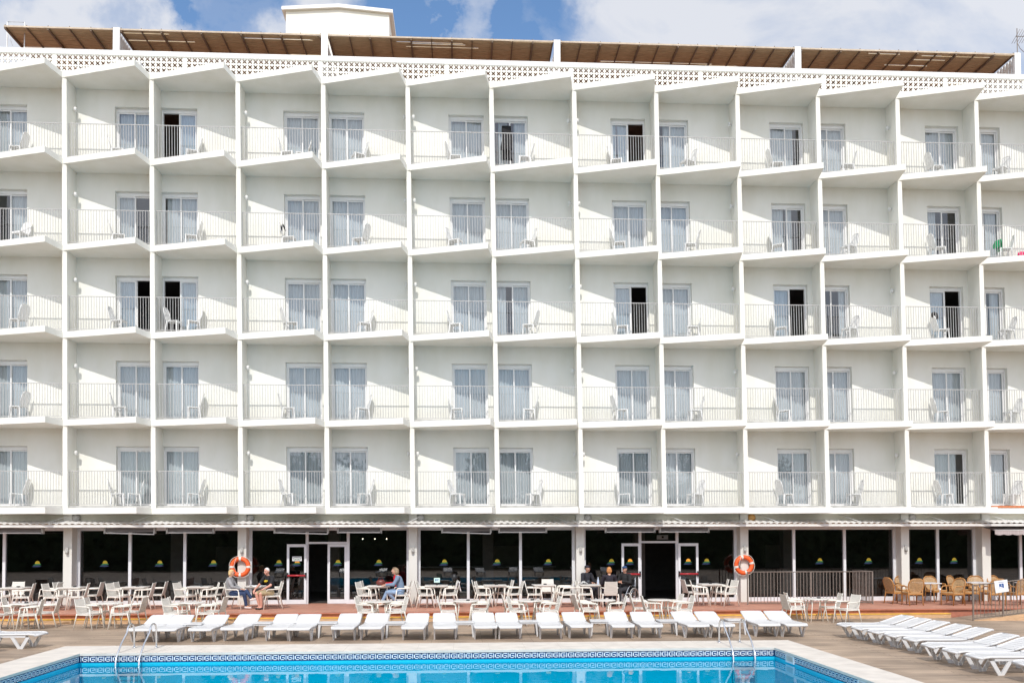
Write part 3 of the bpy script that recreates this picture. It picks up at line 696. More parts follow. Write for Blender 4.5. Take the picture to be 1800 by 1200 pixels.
def cream_table(round_):
    t_ = thing('terrace_table', 'cream', 'table', (0, 0, 0), 0, 'cream tables on the terrace')
    m = MB()
    if round_: m.lathe([(.36, .705), (.385, .712), (.385, .73), (.37, .738)], 28)
    else:
        pts = []
        for cx, cy, a0 in ((.33, .33, 0), (-.33, .33, 90), (-.33, -.33, 180), (.33, -.33, 270)):
            pts += [(cx+.06*math.cos(rad(a0+15*j)), cy+.06*math.sin(rad(a0+15*j))) for j in range(7)]
        m.prism(pts, .712, .738)
        m.box(-.33, .33, -.335, -.31, .67, .711); m.box(-.33, .33, .31, .335, .67, .711); m.box(-.335, -.31, -.309, .309, .67, .711); m.box(.31, .335, -.309, .309, .67, .711)
    m.build('tabletop', P['tabletop'], t_)
    for a in (1, -1):
        for b_ in (1, -1):
            m = MB()
            if round_: m.tube([(.27*a, .27*b_, 0), (.2*a, .2*b_, .5), (.2*a, .2*b_, .705)], .016, 6)
            else: m.tube([(.31*a, .31*b_, 0), (.31*a, .31*b_, .711)], .02, 6)
            m.build('leg', P['frame'], t_)
    return t_
BACK = [(-1.08, -1.0, [(-1.44, 'C', -.4), (-.62, 'L', -1.5), (-1.40, 'R', -1.5), (-.15, 'L', -.6)]),
        (.76, -1.0, [(.42, 'R', -1.55), (.36, 'R', -.6), (1.13, 'L', -1.5), (1.25, 'L', -.6)]),
        (2.82, -1.0, [(2.43, 'R', -1.45), (2.36, 'R', -.6), (3.23, 'L', -1.4), (3.35, 'L', -.5)]),
        (4.95, -1.0, [(4.59, 'R', -1.4), (4.51, 'R', -.6), (5.34, 'L', -1.4), (5.40, 'L', -.6)]),
        (6.80, -.9, [(6.30, 'R', -1.55), (7.46, 'M', -1.5), (7.25, 'L', -.45)]),
        (10.97, -1.0, [(10.60, 'R', -1.5), (10.66, 'R', -.65), (11.80, 'L', -1.35), (11.68, 'L', -.55)]),
        (12.91, -1.0, [(12.50, 'R', -.75), (12.60, 'R', -1.5), (13.33, 'L', -1.4), (13.28, 'L', -.6)]),
        (14.92, -1.0, [(14.47, 'R', -.6), (14.57, 'R', -1.4), (15.22, 'L', -.6), (15.52, 'L', -1.3)]),
        (16.6, -1.0, [(16.25, 'R', -1.4), (16.81, 'C', -.3), (17.36, 'L', -1.5), (17.34, 'L', -.55)]),
        (18.22, -1.0, [(17.95, 'R', -1.5), (18.77, 'A', -1.75)]),
        (22.39, -1.0, [(21.92, 'R', -1.55), (21.85, 'R', -.65), (22.85, 'L', -1.5), (22.8, 'L', -.65)])]
FRONT = [(.76, -4.4, [(.25, 'R', -4.85), (.36, 'R', -4.05), (1.16, 'L', -4.85), (1.33, 'L', -4.1)]),
         (3.26, -4.4, [(2.82, 'R', -4.8), (2.76, 'R', -4.0), (3.72, 'L', -4.8), (3.85, 'L', -4.0)]),
         (5.66, -4.4, [(5.30, 'R', -4.75), (5.22, 'R', -4.0), (6.18, 'L', -4.75), (6.26, 'L', -4.0)]),
         (11.27, -4.4, [(10.94, 'R', -4.7), (10.90, 'R', -3.9), (11.80, 'L', -4.75), (11.72, 'L', -3.9)]),
         (13.89, -4.4, [(13.38, 'R', -4.55), (14.30, 'L', -4.7), (14.34, 'L', -3.9)]),
         (15.86, -4.4, [(15.37, 'R', -3.9), (15.50, 'R', -4.75), (16.29, 'L', -3.9), (16.42, 'L', -4.75)]),
         (18.13, -4.4, [(17.60, 'R', -3.9), (17.66, 'R', -4.75), (18.45, 'L', -4.7)]),
         (19.89, -4.4, [(19.4, 'R', -3.9), (19.60, 'R', -4.7), (20.37, 'L', -3.9), (20.52, 'L', -4.7)]),
         (24.87, -4.3, [(24.05, 'R', -4.5), (24.45, 'R', -3.7), (25.42, 'L', -4.0), (25.60, 'L', -4.9)])]
RZ = {'R': 90, 'L': -90, 'C': 0, 'A': 180, 'M': -62}
chair0 = cream_chair(); first = True
tsq, trd = cream_table(False), cream_table(True); fs_, fr_ = True, True
rng = random.Random(11)
nm_side = {'R': 'facing right', 'L': 'facing left', 'C': '', 'A': '', 'M': 'under the man in shorts'}
for row, rowname, z in ((BACK, 'window row', .30), (FRONT, 'deck row', 0.0)):
    for q, (tx, ty, chs) in enumerate(row):
        name = '%s table from the left' % ORD[q]
        lab = 'cream %s table, %s in the %s' % ('square' if z else 'round', ORD[q]+' from the left', rowname)
        src = tsq if z else trd
        used = (fs_ if z else fr_)
        if used:
            src.location = (tx, ty, z); src['label'] = lab
            if z: fs_ = False
            else: fr_ = False
        else: dup(src, (tx, ty, z), rad(rng.uniform(-3, 3)), lab)
        for (cx, fc, cy) in chs:
            fb = 'pool side' if cy < ty-.2 else 'window side'
            if fc in 'CA': lb = 'cream armchair %s at the %s, %s' % ('facing the pool' if fc == 'C' else 'turned from the pool', name, rowname)
            elif fc == 'M': lb = 'cream armchair carrying the white-haired man in shorts'
            else: lb = 'cream armchair %s, %s, at the %s from the left, %s' % (nm_side[fc], fb, name.replace(' table from the left', ' table'), rowname)
            rz = rad(RZ[fc]+rng.uniform(-9, 9)+(12 if cy < ty-.3 and fc == 'L' else 0)+(-8 if cy < ty-.3 and fc == 'R' else 0))
            if first: chair0.location = (cx, cy, z); chair0.rotation_euler = (0, 0, rz); chair0['label'] = lb; first = False
            else: dup(chair0, (cx, cy, z), rz, lb)
# small things on the tables
def ashtray(x, y, z, lab):
    m = MB(); m.lathe([(.05, 0), (.058, .004), (.055, .035), (.045, .035), (.042, .012), (.0, .012)], 14)
    o = m.build('ashtray', P['black'], None, (x, y, z)); tag(o, lab, 'ashtray', 'black ashtrays on the terrace tables')
for q in (0, 1, 2, 3, 7, 8, 10): ashtray(BACK[q][0]+.05, BACK[q][1]+.05, 1.039, 'small black ashtray on the %s table from the left, window row' % ORD[q])
for q in (0, 4, 5, 8): ashtray(FRONT[q][0]+.08, FRONT[q][1], .739, 'small black ashtray on the %s table from the left, deck row' % ORD[q])
t_ = thing('menu_stand', 'small pale green table card on a black foot', 'table card', (12.93, -1.0, 1.039))
m = MB(); m.box(-.04, .04, -.03, .03, 0, .012); m.box(-.012, .012, -.012, .012, .012, .09); m.build('foot', P['black'], t_)
m = MB(); m.box(-.10, .10, -.008, .008, .09, .25); m.box(-.055, -.02, -.011, -.008, .14, .21, 1); m.box(-.005, .06, -.011, -.008, .19, .205, 1); m.box(-.005, .05, -.011, -.008, .16, .175, 1); m.build('card', [mat('mint_card', (.55, .72, .66), .5, .05), P['blue']], t_)
m = MB(); m.lathe([(.02, 0), (.16, .01), (.19, .08), (.17, .17), (.10, .23), (.02, .24)], 16); 
t_ = thing('handbag', 'reddish brown handbag standing on the table by the woman in denim', 'handbag', (11.02, -1.0, 1.039))
hb = MB(); hb.v = [(x*.85, y*.5, z*.85) for x, y, z in m.v]; hb.f = m.f; hb.m = m.m; hb.sm = m.sm; hb.build('bag', mat('brown_leather', (.14, .025, .018), .4, .35, 14), t_)
m = MB(); m.tube([(-.08, 0, .16), (-.07, 0, .25), (0, 0, .28), (.07, 0, .25), (.08, 0, .16)], .012, 6); m.build('handle', mat('dark_leather', (.08, .015, .012), .5, .3, 9), t_)
# folded newspaper on the couple's table, glasses and bottle on the group's table
m = MB(); vs = []; fs = []
for a in range(9):
    for b_ in range(7): vs.append((-.2+.05*a, -.14+.045*b_, .012+.018*math.sin(a*1.3)*math.cos(b_*.9)))
for a in range(8):
    for b_ in range(6): k = a*7+b_; fs.append((k, k+7, k+8, k+1))
m.add(vs, fs, 0, True); o = m.build('newspaper', P['sign'], None, (6.82, -1.0, 1.045)); o.modifiers.new('s', 'SOLIDIFY').thickness = .012
tag(o, "crumpled white paper on the couple's table beside the life ring", 'newspaper')
gm = glass('clear_glass', (.85, .88, .9), .06)
def cup(x, y, kind, lab):
    m = MB()
    if kind == 'bottle': m.lathe([(.035, 0), (.038, .02), (.038, .14), (.014, .19), (.013, .25), (.0, .25)], 12)
    else: m.lathe([(.03, 0), (.03, .006), (.006, .01), (.006, .07), (.035, .10), (.038, .15), (.034, .15), (.03, .105), (.0, .09)], 12)
    o = m.build('drink_bottle' if kind == 'bottle' else 'wine_glass', mat('pale_bottle', (.55, .62, .75), .1, .1) if kind == 'bottle' else gm, None, (x, y, 1.039))
    tag(o, lab, 'bottle' if kind == 'bottle' else 'glass')
cup(18.47, -1.1, 'bottle', 'pale blue bottle on the table of the group in dark clothes'); cup(18.12, -1.2, 'glass', 'stemmed glass on the table of the group in dark clothes')
m = MB(); vs = []; fs = []
for a in range(8):
    for b_ in range(8):
        x = -.14+.04*a; y = -.1+.03*b_; vs.append((x, y, .02+.10*math.exp(-(x*x+y*y)/.012)+.012*math.sin(9*a+5*b_)))
for a in range(7):
    for b_ in range(7): k = a*8+b_; fs.append((k, k+8, k+9, k+1))
m.add(vs, fs, 0, True); o = m.build('bundled_scarf', mat('pale_scarf', (.45, .45, .44), .9, .2, 20), None, (17.98, -1.0, 1.04)); o.modifiers.new('s', 'SOLIDIFY').thickness = .008
tag(o, 'grey scarf bundled on the table of the group in dark clothes', 'scarf')

# cloth over chairs helper: a sheet bent over a chair back
def drape(name, lab, cat, loc, rz, w_, front, back, col, seed=1, group=None):
    rng = random.Random(seed); m = MB(); n, k = 10, 14; vs = []; fs = []
    for a in range(n+1):
        u = a/n-.5
        for b_ in range(k+1):
            v = b_/k; s = (v-.5)*2
            ln = front if s < 0 else back
            z = .02-abs(s)*ln; y = (.035*(1 if s > 0 else -1)*min(1, abs(s)*4))+.02*math.sin(u*18+seed+s*2)*abs(s)
            wid = w_*(1+.25*math.sin(seed+s*3)*abs(s)); vs.append((u*wid+.02*math.sin(b_*1.1+seed), y-.05*s*abs(s)*-1, z-.03*abs(u)*rng.random()))
    for a in range(n):
        for b_ in range(k): q = a*(k+1)+b_; fs.append((q, q+k+1, q+k+2, q+1))
    m.add(vs, fs, 0, True); o = m.build(name, mat(name+'_cloth', col, .9, .08, 6), None, loc); o.rotation_euler = (0, 0, rz)
    o.modifiers.new('s', 'SOLIDIFY').thickness = .012
    return tag(o, lab, cat, group)
drape('white_jacket', 'white jacket draped over the armchair back right of the card table', 'jacket', (13.66, -1.43, 1.20), rad(-90), .40, .30, .36, (.80, .80, .82), 3)
m = MB(); m.ball((0, 0, 0), (.10, .11, .13), 12); m.tube([(0, -.05, .08), (-.05, -.1, -.05), (-.06, -.08, -.3)], .015, 6)
o = m.build('shoulder_bag', P['black'], None, (13.52, -1.0, 1.30)); tag(o, 'black round bag on the chair back behind the white jacket', 'bag')

# ---- monobloc chairs on the balconies
def mono_chair():
    t_ = thing('plastic_chair', 'white', 'chair', (0, 0, 0), 0, 'white plastic chairs on the balconies')
    for sx_ in (1, -1):
        m = MB(); m.slab([(.20*sx_, -.235, .0), (.235*sx_, -.235, .0), (.205*sx_, -.205, .43), (.15*sx_, -.205, .43)], (0, .035, 0)); m.build('leg', P['plastic2'], t_)
        m = MB(); m.slab([(.20*sx_, .235, .0), (.235*sx_, .235, .0), (.205*sx_, .19, .43), (.15*sx_, .19, .43)], (0, -.035, 0)); m.build('leg', P['plastic2'], t_)
    m = MB(); m.slab([(-.21, -.22, .425), (.21, -.22, .425), (.20, .20, .40), (-.20, .20, .40)], (0, 0, .025)); m.slab([(-.21, -.222, .425), (.21, -.222, .425), (.20, -.222, .38), (-.20, -.222, .38)], (0, .02, 0)); m.build('seat', P['plastic2'], t_)
    m = MB()
    prof = [(.195, .41), (.215, .60), (.21, .78), (.17, .90), (.09, .945)]
    L_ = [(-w_, .19+.26*(z-.41), z) for w_, z in prof]; R_ = [(w_, .19+.26*(z-.41), z) for w_, z in prof]
    for j in range(5):
        x0, x1 = -1+.4*j+.03, -1+.4*(j+1)-.03
        for (w0, z0), (w1, z1) in zip(prof[:-1], prof[1:]):
            m.slab([(w0*x0, .19+.26*(z0-.41), z0), (w0*x1, .19+.26*(z0-.41), z0), (w1*x1, .19+.26*(z1-.41), z1), (w1*x0, .19+.26*(z1-.41), z1)], (0, .016, 0))
    m.tube(L_+R_[::-1], .014, 6); m.build('backrest', P['plastic2'], t_)
    return t_
mono = mono_chair(); first = True; rng = random.Random(21)
LEVELN = {5: 'top', 4: 'second', 3: 'third', 2: 'fourth', 1: 'lowest'}
ROWN = {5: 'top balcony row', 4: 'second balcony row from the top', 3: 'middle balcony row', 2: 'fourth balcony row from the top', 1: 'lowest balcony row'}
for l in LV:
    for i in range(-1, 12):
        odd = i % 2
        dx = rng.uniform(-.07, .07)
        x = sx(3*i, zf(l)+.3)+(1.30 if odd else 1.66)+dx; y = .50+rng.uniform(-.03, .03)
        rz = rad((-90 if odd else 90)+rng.uniform(-26, 26))
        if (l, i) == (4, -1): rz = rad(-20)
        if (l, i) == (2, 9): continue
        if l == 5 and i in (0, 3): rz += rad(40)
        lab = 'white plastic chair on the %s, %s from the left' % (ROWN[l], ORD[i+1])
        loc = (x, y, zf(l)+.301)
        if first: mono.location = loc; mono.rotation_euler = (0, 0, rz); mono['label'] = lab; first = False
        else: dup(mono, loc, rz, lab)
for (l, i, xx, rz) in ((3, 1, .62, 80), (5, 2, 2.2, -80), (1, 0, 2.2, -70)):
    dup(mono, (sx(3*i, zf(l))+xx, .55, zf(l)+.301), rad(rz), 'extra white plastic chair by the open door, %s, %s from the left' % (ROWN[l], ORD[i+1]))
drape('green_towel', 'bright green towel over the chair on the rightmost balcony, second row from the top', 'towel', (sx(33, 13)+1.0, .46, zf(4)+1.05), rad(-80), .36, .30, .42, (.005, .40, .15), 2)
m = MB(); m.ball((0, 0, 0), (.20, .10, .15), 14); m.ball((.14, -.02, -.05), (.16, .09, .10), 12)
o = m.build('pink_bundle', mat('pink_cloth', (.75, .02, .14), .8, .3, 9), None, (sx(33, 13)+1.85, .34, zf(4)+.46)); tag(o, 'bright pink bundle on the floor of the rightmost balcony, second row from the top', 'bag')
drape('black_towel', 'black towel over the chair back, fourth balcony from the left, second row from the top', 'towel', (sx(6, 13)+1.50, .5, zf(4)+1.22), rad(90), .22, .22, .30, (.02, .02, .022), 5)
m = MB(); m.ball((0, 0, 0), (.13, .11, .11), 12); m.ball((.07, .02, -.08), (.11, .09, .10), 10)
o = m.build('dark_bundle', P['black'], None, (sx(30, 10)+1.45, .46, zf(3)+1.28)); tag(o, 'black bundle on top of the chair back, twelfth balcony from the left, middle row', 'clothing')
drape('black_dress', 'long black garment hanging in the doorway of the seventh top-row balcony', 'garment', (sx(15, 16)+.62, .90, zf(5)+2.1), 0, .34, .95, 1.25, (.018, .017, .02), 4)

# ---- loungers
def lounger():
    t_ = thing('sun_lounger', 'white', 'sun lounger', (0, 0, 0), 0, 'white plastic sun loungers')
    prof = [(-.925, .325), (-.90, .352), (-.80, .365), (-.3, .355), (.10, .350), (.26, .365)]
    def slats(prof, wf, k):
        m = MB(); seg = []
        for (y0, z0), (y1, z1) in zip(prof[:-1], prof[1:]):
            n = max(1, round(math.hypot(y1-y0, z1-z0)/k))
            for j in range(n): seg.append(((y0+(y1-y0)*j/n, z0+(z1-z0)*j/n), (y0+(y1-y0)*(j+.86)/n, z0+(z1-z0)*(j+.86)/n)))
        for (y0, z0), (y1, z1) in seg:
            w_ = wf(y0); m.slab([(-w_, y0, z0), (w_, y0, z0), (w_, y1, z1), (-w_, y1, z1)], (0, 0, -.022))
        for s in (1, -1): m.tube([(s*(wf(y)-.012), y, z-.012) for y, z in prof], .026, 6)
        return m
    m = slats(prof, lambda y: .285 if y < -.85 else .305, .085)
    m.tube([(-.28, -.925, .318), (.28, -.925, .318)], .026, 6)
    m.box(-.295, -.25, -.7, .80, .275, .33); m.box(.25, .295, -.7, .80, .275, .33); m.build('seat', P['plastic'], t_)
    back = [(.275, .372), (.42, .415), (.75, .525), (.88, .56), (.925, .552)]
    m = slats(back, lambda y: .30 if y < .87 else .275, .085); m.tube([(-.27, .925, .545), (.27, .925, .545)], .026, 6)
    m.tube([(-.15, .55, .43), (-.15, .45, .28)], .012, 5); m.tube([(.15, .55, .43), (.15, .45, .28)], .012, 5); m.build('backrest', P['plastic'], t_)
    for s in (1, -1):
        for a, b_, c in ((-.76, -.36, -.56), (.22, .66, .40)):
            m = MB(); x = .272*s
            m.slab([(x-.016, a-.04, .28), (x-.016, a+.05, .28), (x-.016, c-.01, .05), (x-.016, c, 0), (x-.016, c-.07, 0)], (.032, 0, 0))
            m.slab([(x-.018, b_-.05, .28), (x-.018, b_+.04, .28), (x-.018, c+.05, 0), (x-.018, c-.02, 0), (x-.018, c-.0, .05)], (.036, 0, 0)); m.build('leg', P['plastic'], t_)
    return t_
lg = lounger()
LX = [5.62, 6.22, 7.14, 7.94, 9.0, 9.62, 10.72, 11.45, 12.55, 13.32, 14.38, 15.02, 16.12, 16.88, 18.02, 18.76, 19.95, 20.62, 21.93, 22.6]
rng = random.Random(9)
for q, x in enumerate(LX):
    lab = 'white sun lounger, %s from the left in the long row behind the pool' % ORD[q]
    y = -7.76+rng.uniform(-.08, .08); rz = rad(rng.uniform(-2.5, 2.5))
    if q == 0: lg.location = (x, y, 0); lg.rotation_euler = (0, 0, rz); lg['label'] = lab
    else: dup(lg, (x, y, 0), rz, lab)
for q, y in enumerate((-8.72, -9.55, -10.4, -11.25, -12.12)):
    dup(lg, (24.70+.03*q, y, 0), rad(-90+4+rng.uniform(-2, 2)), 'white sun lounger, %s from the back in the packed five right of the pool' % ORD[q])
for q, y in enumerate((-13.35, -14.2, -15.05)):
    dup(lg, (24.62, y, 0), rad(-90+3+rng.uniform(-2, 2)), 'white sun lounger, %s from the back of the group at the lower right edge' % ORD[q])
dup(lg, (24.9, -16.2, 0), rad(-92), 'white sun lounger nearest the camera at the lower right edge')
dup(lg, (2.62, -9.35, 0), rad(84), 'white sun lounger reaching in at the lower left edge, foot end showing')
dup(lg, (1.95, -10.25, 0), rad(80), 'white sun lounger cut off by the lower left edge')
for q in range(11):
    dup(lg, (1.5+q*2.25+rng.uniform(-.4, .4), -29.6, 0), rad(180+rng.uniform(-6, 6)), 'white sun lounger on the camera side of the pool, reflected in the dark windows', 'white loungers on the near side of the pool')
# low side tables
m_t = thing('side_table', 'white', 'side table', (0, 0, 0), 0, 'low white side tables between the loungers')
m = MB(); m.prism([(-.23, -.25), (.23, -.25), (.25, -.23), (.25, .23), (.23, .25), (-.23, .25), (-.25, .23), (-.25, -.23)], .375, .405); m.box(-.22, .22, -.225, -.21, .33, .3745); m.box(-.22, .22, .21, .225, .33, .3745); m.box(-.225, -.21, -.209, .209, .33, .3745); m.box(.21, .225, -.209, .209, .33, .3745); m.build('tabletop', P['plastic'], m_t)
for a in (1, -1):
    for b_ in (1, -1):
        m = MB(); m.slab([(.17*a, .22*b_, .375), (.235*a, .22*b_, .375), (.245*a, .235*b_, 0), (.21*a, .235*b_, 0)], (0, -.035*b_, 0)); m.build('leg', P['plastic'], m_t)
for q, x in enumerate((6.66, 8.46, 10.19, 12.0, 13.86, 15.58, 17.52, 19.36, 21.27)):
    lab = 'low white side table in the lounger row, %s from the left' % ORD[q]
    if q == 0: m_t.location = (x, -7.55, 0); m_t['label'] = lab
    else: dup(m_t, (x, -7.6+rng.uniform(-.1, .1), 0), rad(rng.uniform(-4, 4)), lab)

# ---- pool ladders
def ladder(x, lab):
    t_ = thing('pool_ladder', lab, 'pool ladder', (x, -10.5, .042), 0, 'steel pool ladders')
    for s in (1, -1):
        m = MB(); xx = .26*s
        arc = [(xx, .55, 0), (xx, .53, .42)]+[(xx, .53-.24*(1-math.cos(math.pi*j/8))*.93, .42+.17*math.sin(math.pi*j/8)) for j in range(1, 8)]
        pts = arc+[(xx, .06, .40), (xx, -.3, .18), (xx, -.60, -.10), (xx, -.66, -.35), (xx, -.66, -1.25)]
        m.tube(pts, .021, 8); m.build('handrail', P['steel'], t_)
    for z in (-.32, -.6, -.9):
        m = MB(); m.box(-.24, .24, -.70, -.62, z-.015, z+.015); m.build('tread', P['steel'], t_)
    for s in (1, -1):
        m = MB(); m.lathe([(.045, 0), (.045, .012), (.024, .02)], 12, (.26*s, .55, 0)); m.build('flange', P['steel'], t_)
ladder(6.20, 'steel pool ladder with two arched handrails in front of the leftmost loungers')
ladder(20.42, 'steel pool ladder with two arched handrails near the right end of the pool')

# ---- terrace railing, ramp, ramp railing, accessibility sign
def bars(m, p0, p1, h0, h1, gap=.115, r=.008):
    p0, p1 = Vector(p0), Vector(p1); n = int((p1-p0).length/gap)
    for j in range(n+1):
        p = p0.lerp(p1, j/n); m.box(p.x-r, p.x+r, p.y-r, p.y+r, p.z+h0, p.z+h1)
    for h in (h0, h1): m.tube([p0+Vector((0, 0, h)), p1+Vector((0, 0, h))], .017, 5)
tr_ = thing('terrace_railing', 'brown barred metal railing on the terrace with a return to the windows', 'railing', (0, 0, .3))
m = MB(); bars(m, (23.75, -.95, 0), (28.2, -1.0, 0), .06, 1.14); m.build('front_panel', P['railbrown'], tr_)
m = MB(); bars(m, (28.2, -.98, 0), (28.25, .70, 0), .06, 1.14); m.build('return_panel', P['railbrown'], tr_)
for p in ((23.75, -.95), (26.0, -.975), (28.2, -.99)):
    m = MB(); m.box(p[0]-.02, p[0]+.02, p[1]-.02, p[1]+.02, 0, 1.15); m.build('post', P['railbrown'], tr_)
m = MB(); RY0, RY1 = -4.26, -3.11; xa, xb = 29.95, 33.6
m.add([(xa, RY0, .004), (xb, RY0, .42), (xb, RY1, .42), (xa, RY1, .004), (xa, RY0, 0), (xb, RY0, 0), (xb, RY1, 0), (xa, RY1, 0)], [(0, 1, 2, 3), (5, 1, 0, 4), (1, 5, 6, 2), (3, 2, 6, 7)])
struct(m.build('ramp', [P['deck']]))
m = MB(); m.add([(xa, RY0-.05, .01), (xb, RY0-.05, .44), (xb, RY0-.002, .44), (xa, RY0-.002, .01), (xa, RY0-.05, 0), (xb, RY0-.05, 0)], [(0, 1, 2, 3), (4, 5, 1, 0)]); struct(m.build('ramp_kerb', P['riser']))
rr = thing('ramp_railing', 'brown barred railing sloping up along the access ramp', 'railing', (0, 0, 0))
m = MB(); bars(m, (29.97, -4.23, .05), (xb, -4.23, .44), .02, 1.06, .12, .007); m.build('bar_panel', P['railbrown'], rr)
for x in (29.97, 30.95, 32.6):
    z = .42*(x-xa)/(xb-xa); m = MB(); m.box(x-.022, x+.022, -4.25, -4.21, z, z+1.13); m.build('post', P['railbrown'], rr)
sg = thing('ramp_sign', 'white accessibility sign tied askew to the ramp railing', 'sign', (30.88, -4.27, 1.08)); sg.rotation_euler = (0, rad(-7), 0)
m = MB(); m.box(-.215, .215, -.008, .008, -.19, .19); m.build('board', P['sign'], sg)
m = MB(); m.box(-.075, .075, -.012, -.009, -.055, .085); m.box(-.09, .09, -.012, -.009, .125, .135); m.build('blue_square', P['blue'], sg)
m = MB()   # wheelchair-on-ramp pictogram
m.slab([(-.07, -.0135, -.05), (.07, -.0135, -.05), (-.07, -.0135, .0)], (0, .001, 0)); m.tube([(.0+.022*math.cos(j*.7), -.0135, .012+.022*math.sin(j*.7)) for j in range(8)], .004, 4)
m.ball((.0, -.0135, .068), (.009, .002, .009), 8); m.tube([(0, -.0135, .055), (.002, -.0135, .02), (.028, -.0135, .02), (.035, -.0135, -.004)], .004, 4); m.build('pictogram', P['sign'], sg)

# ---- rattan chairs and white-topped tables on the right
def rattan():
    t_ = thing('rattan_chair', 'rattan', 'chair', (0, 0, 0), 0, 'rattan armchairs at the right end of the terrace')
    for s in (1, -1):
        m = MB(); m.tube([(.26*s, -.25, 0), (.265*s, -.24, .40), (.27*s, -.225, .58), (.275*s, -.15, .65), (.28*s, .05, .655), (.27*s, .22, .64)], [.018, .022, .02, .022, .022, .018], 8); m.build('leg', P['rattan'], t_)
        m = MB(); m.tube([(.235*s, .30, 0), (.245*s, .225, .40), (.25*s, .235, .62)], [.017, .021, .018], 8); m.build('leg', P['rattan'], t_)
    m = MB(); n = 22; m.tube([(.265*math.cos(2*math.pi*j/n), .24+.10*math.sin(2*math.pi*j/n)*.9+.02, .67+.245*math.sin(2*math.pi*j/n)) if False else (.262*max(-1, min(1, 1.12*math.cos(2*math.pi*j/n))), .275+.085*math.sin(2*math.pi*j/n), .675+.235*max(-1, min(1, 1.1*math.sin(2*math.pi*j/n)))) for j in range(n)], .022, 8, 0, True); m.build('back_frame', P['rattan'], t_)
    m = MB(); nx, nz_ = 12, 11       # woven panel with small square openings
    def bp_(u, v): return (.25*u, .275+.085*v+.012*(1-u*u), .675+.225*v)
    for a in range(nx+1):
        u = -1+2*a/nx; vm = (1-.55*abs(u)**4)
        m.slab([bp_(u-.05, -vm), bp_(u+.05, -vm), bp_(u+.05, vm), bp_(u-.05, vm)], (0, .006, 0))
    for a in range(nz_+1):
        v = -1+2*a/nz_; um = (1-.45*abs(v)**4)
        m.slab([bp_(-um, v-.058), bp_(um, v-.058), bp_(um, v+.058), bp_(-um, v+.058)], (0, .008, 0))
    m.build('back_weave', P['weave'], t_)
    m = MB(); m.prism([(-.25, -.24), (.25, -.24), (.235, .22), (-.235, .22)], .40, .44); m.build('seat', P['weave'], t_)
    m = MB(); m.box(-.25, .25, -.255, -.23, .36, .42); m.box(-.24, .24, .21, .235, .36, .42); m.box(-.265, -.24, -.24, .22, .36, .42); m.box(.24, .265, -.24, .22, .36, .42); m.build('seat_frame', P['rattan'], t_)
    return t_
rc = rattan()
RC = [(29.10, -.85, 100, 'facing right, leftmost of the rattan chairs'), (29.33, -1.6, 178, 'with its back to the pool, left of the first white-topped table'), (30.93, -.15, 10, 'facing the pool behind the first white-topped table'),
      (30.68, -1.75, -72, 'facing left with a lit back, right of the first white-topped table'), (31.62, -1.3, 62, 'facing right with a shaded back, left of the second white-topped table'), (32.55, -.1, -12, 'facing the pool behind the second white-topped table'),
      (33.45, .05, 15, 'near the window behind the ramp sign'), (32.05, -1.95, 172, 'with its back to the pool, left of the ramp sign'), (32.85, -2.0, 185, 'with its back to the pool, right of the ramp sign'), (31.95, .12, 35, 'dim and shaded beside the right-hand pillar'), (30.0, .2, 0, 'dim and shaded against the window behind the first white-topped table')]
for q, (x, y, rz, d_) in enumerate(RC):
    lab = 'brown rattan armchair '+d_
    if q == 0: rc.location = (x, y, .3); rc.rotation_euler = (0, 0, rad(rz)); rc['label'] = lab
    else: dup(rc, (x, y, .3), rad(rz), lab)
wt = thing('bistro_table', 'square white-topped table with thin metal legs beside the leftmost rattan chairs', 'table', (30.10, -1.1, .3), 0, 'white-topped tables among the rattan chairs')
m = MB(); m.box(-.36, .36, -.36, .36, .715, .745); m.build('tabletop', P['plastic'], wt, bevel=.006)
for a in (1, -1):
    for b_ in (1, -1):
        m = MB(); m.tube([(.31*a, .31*b_, 0), (.31*a, .31*b_, .714)], .016, 6); m.build('leg', P['steel'], wt)
dup(wt, (32.0, -.9, .3), 0, 'square white-topped table behind the start of the ramp railing')
dup(wt, (33.75, -1.3, .3), 0, 'square white-topped table cut off by the right edge of the photo')

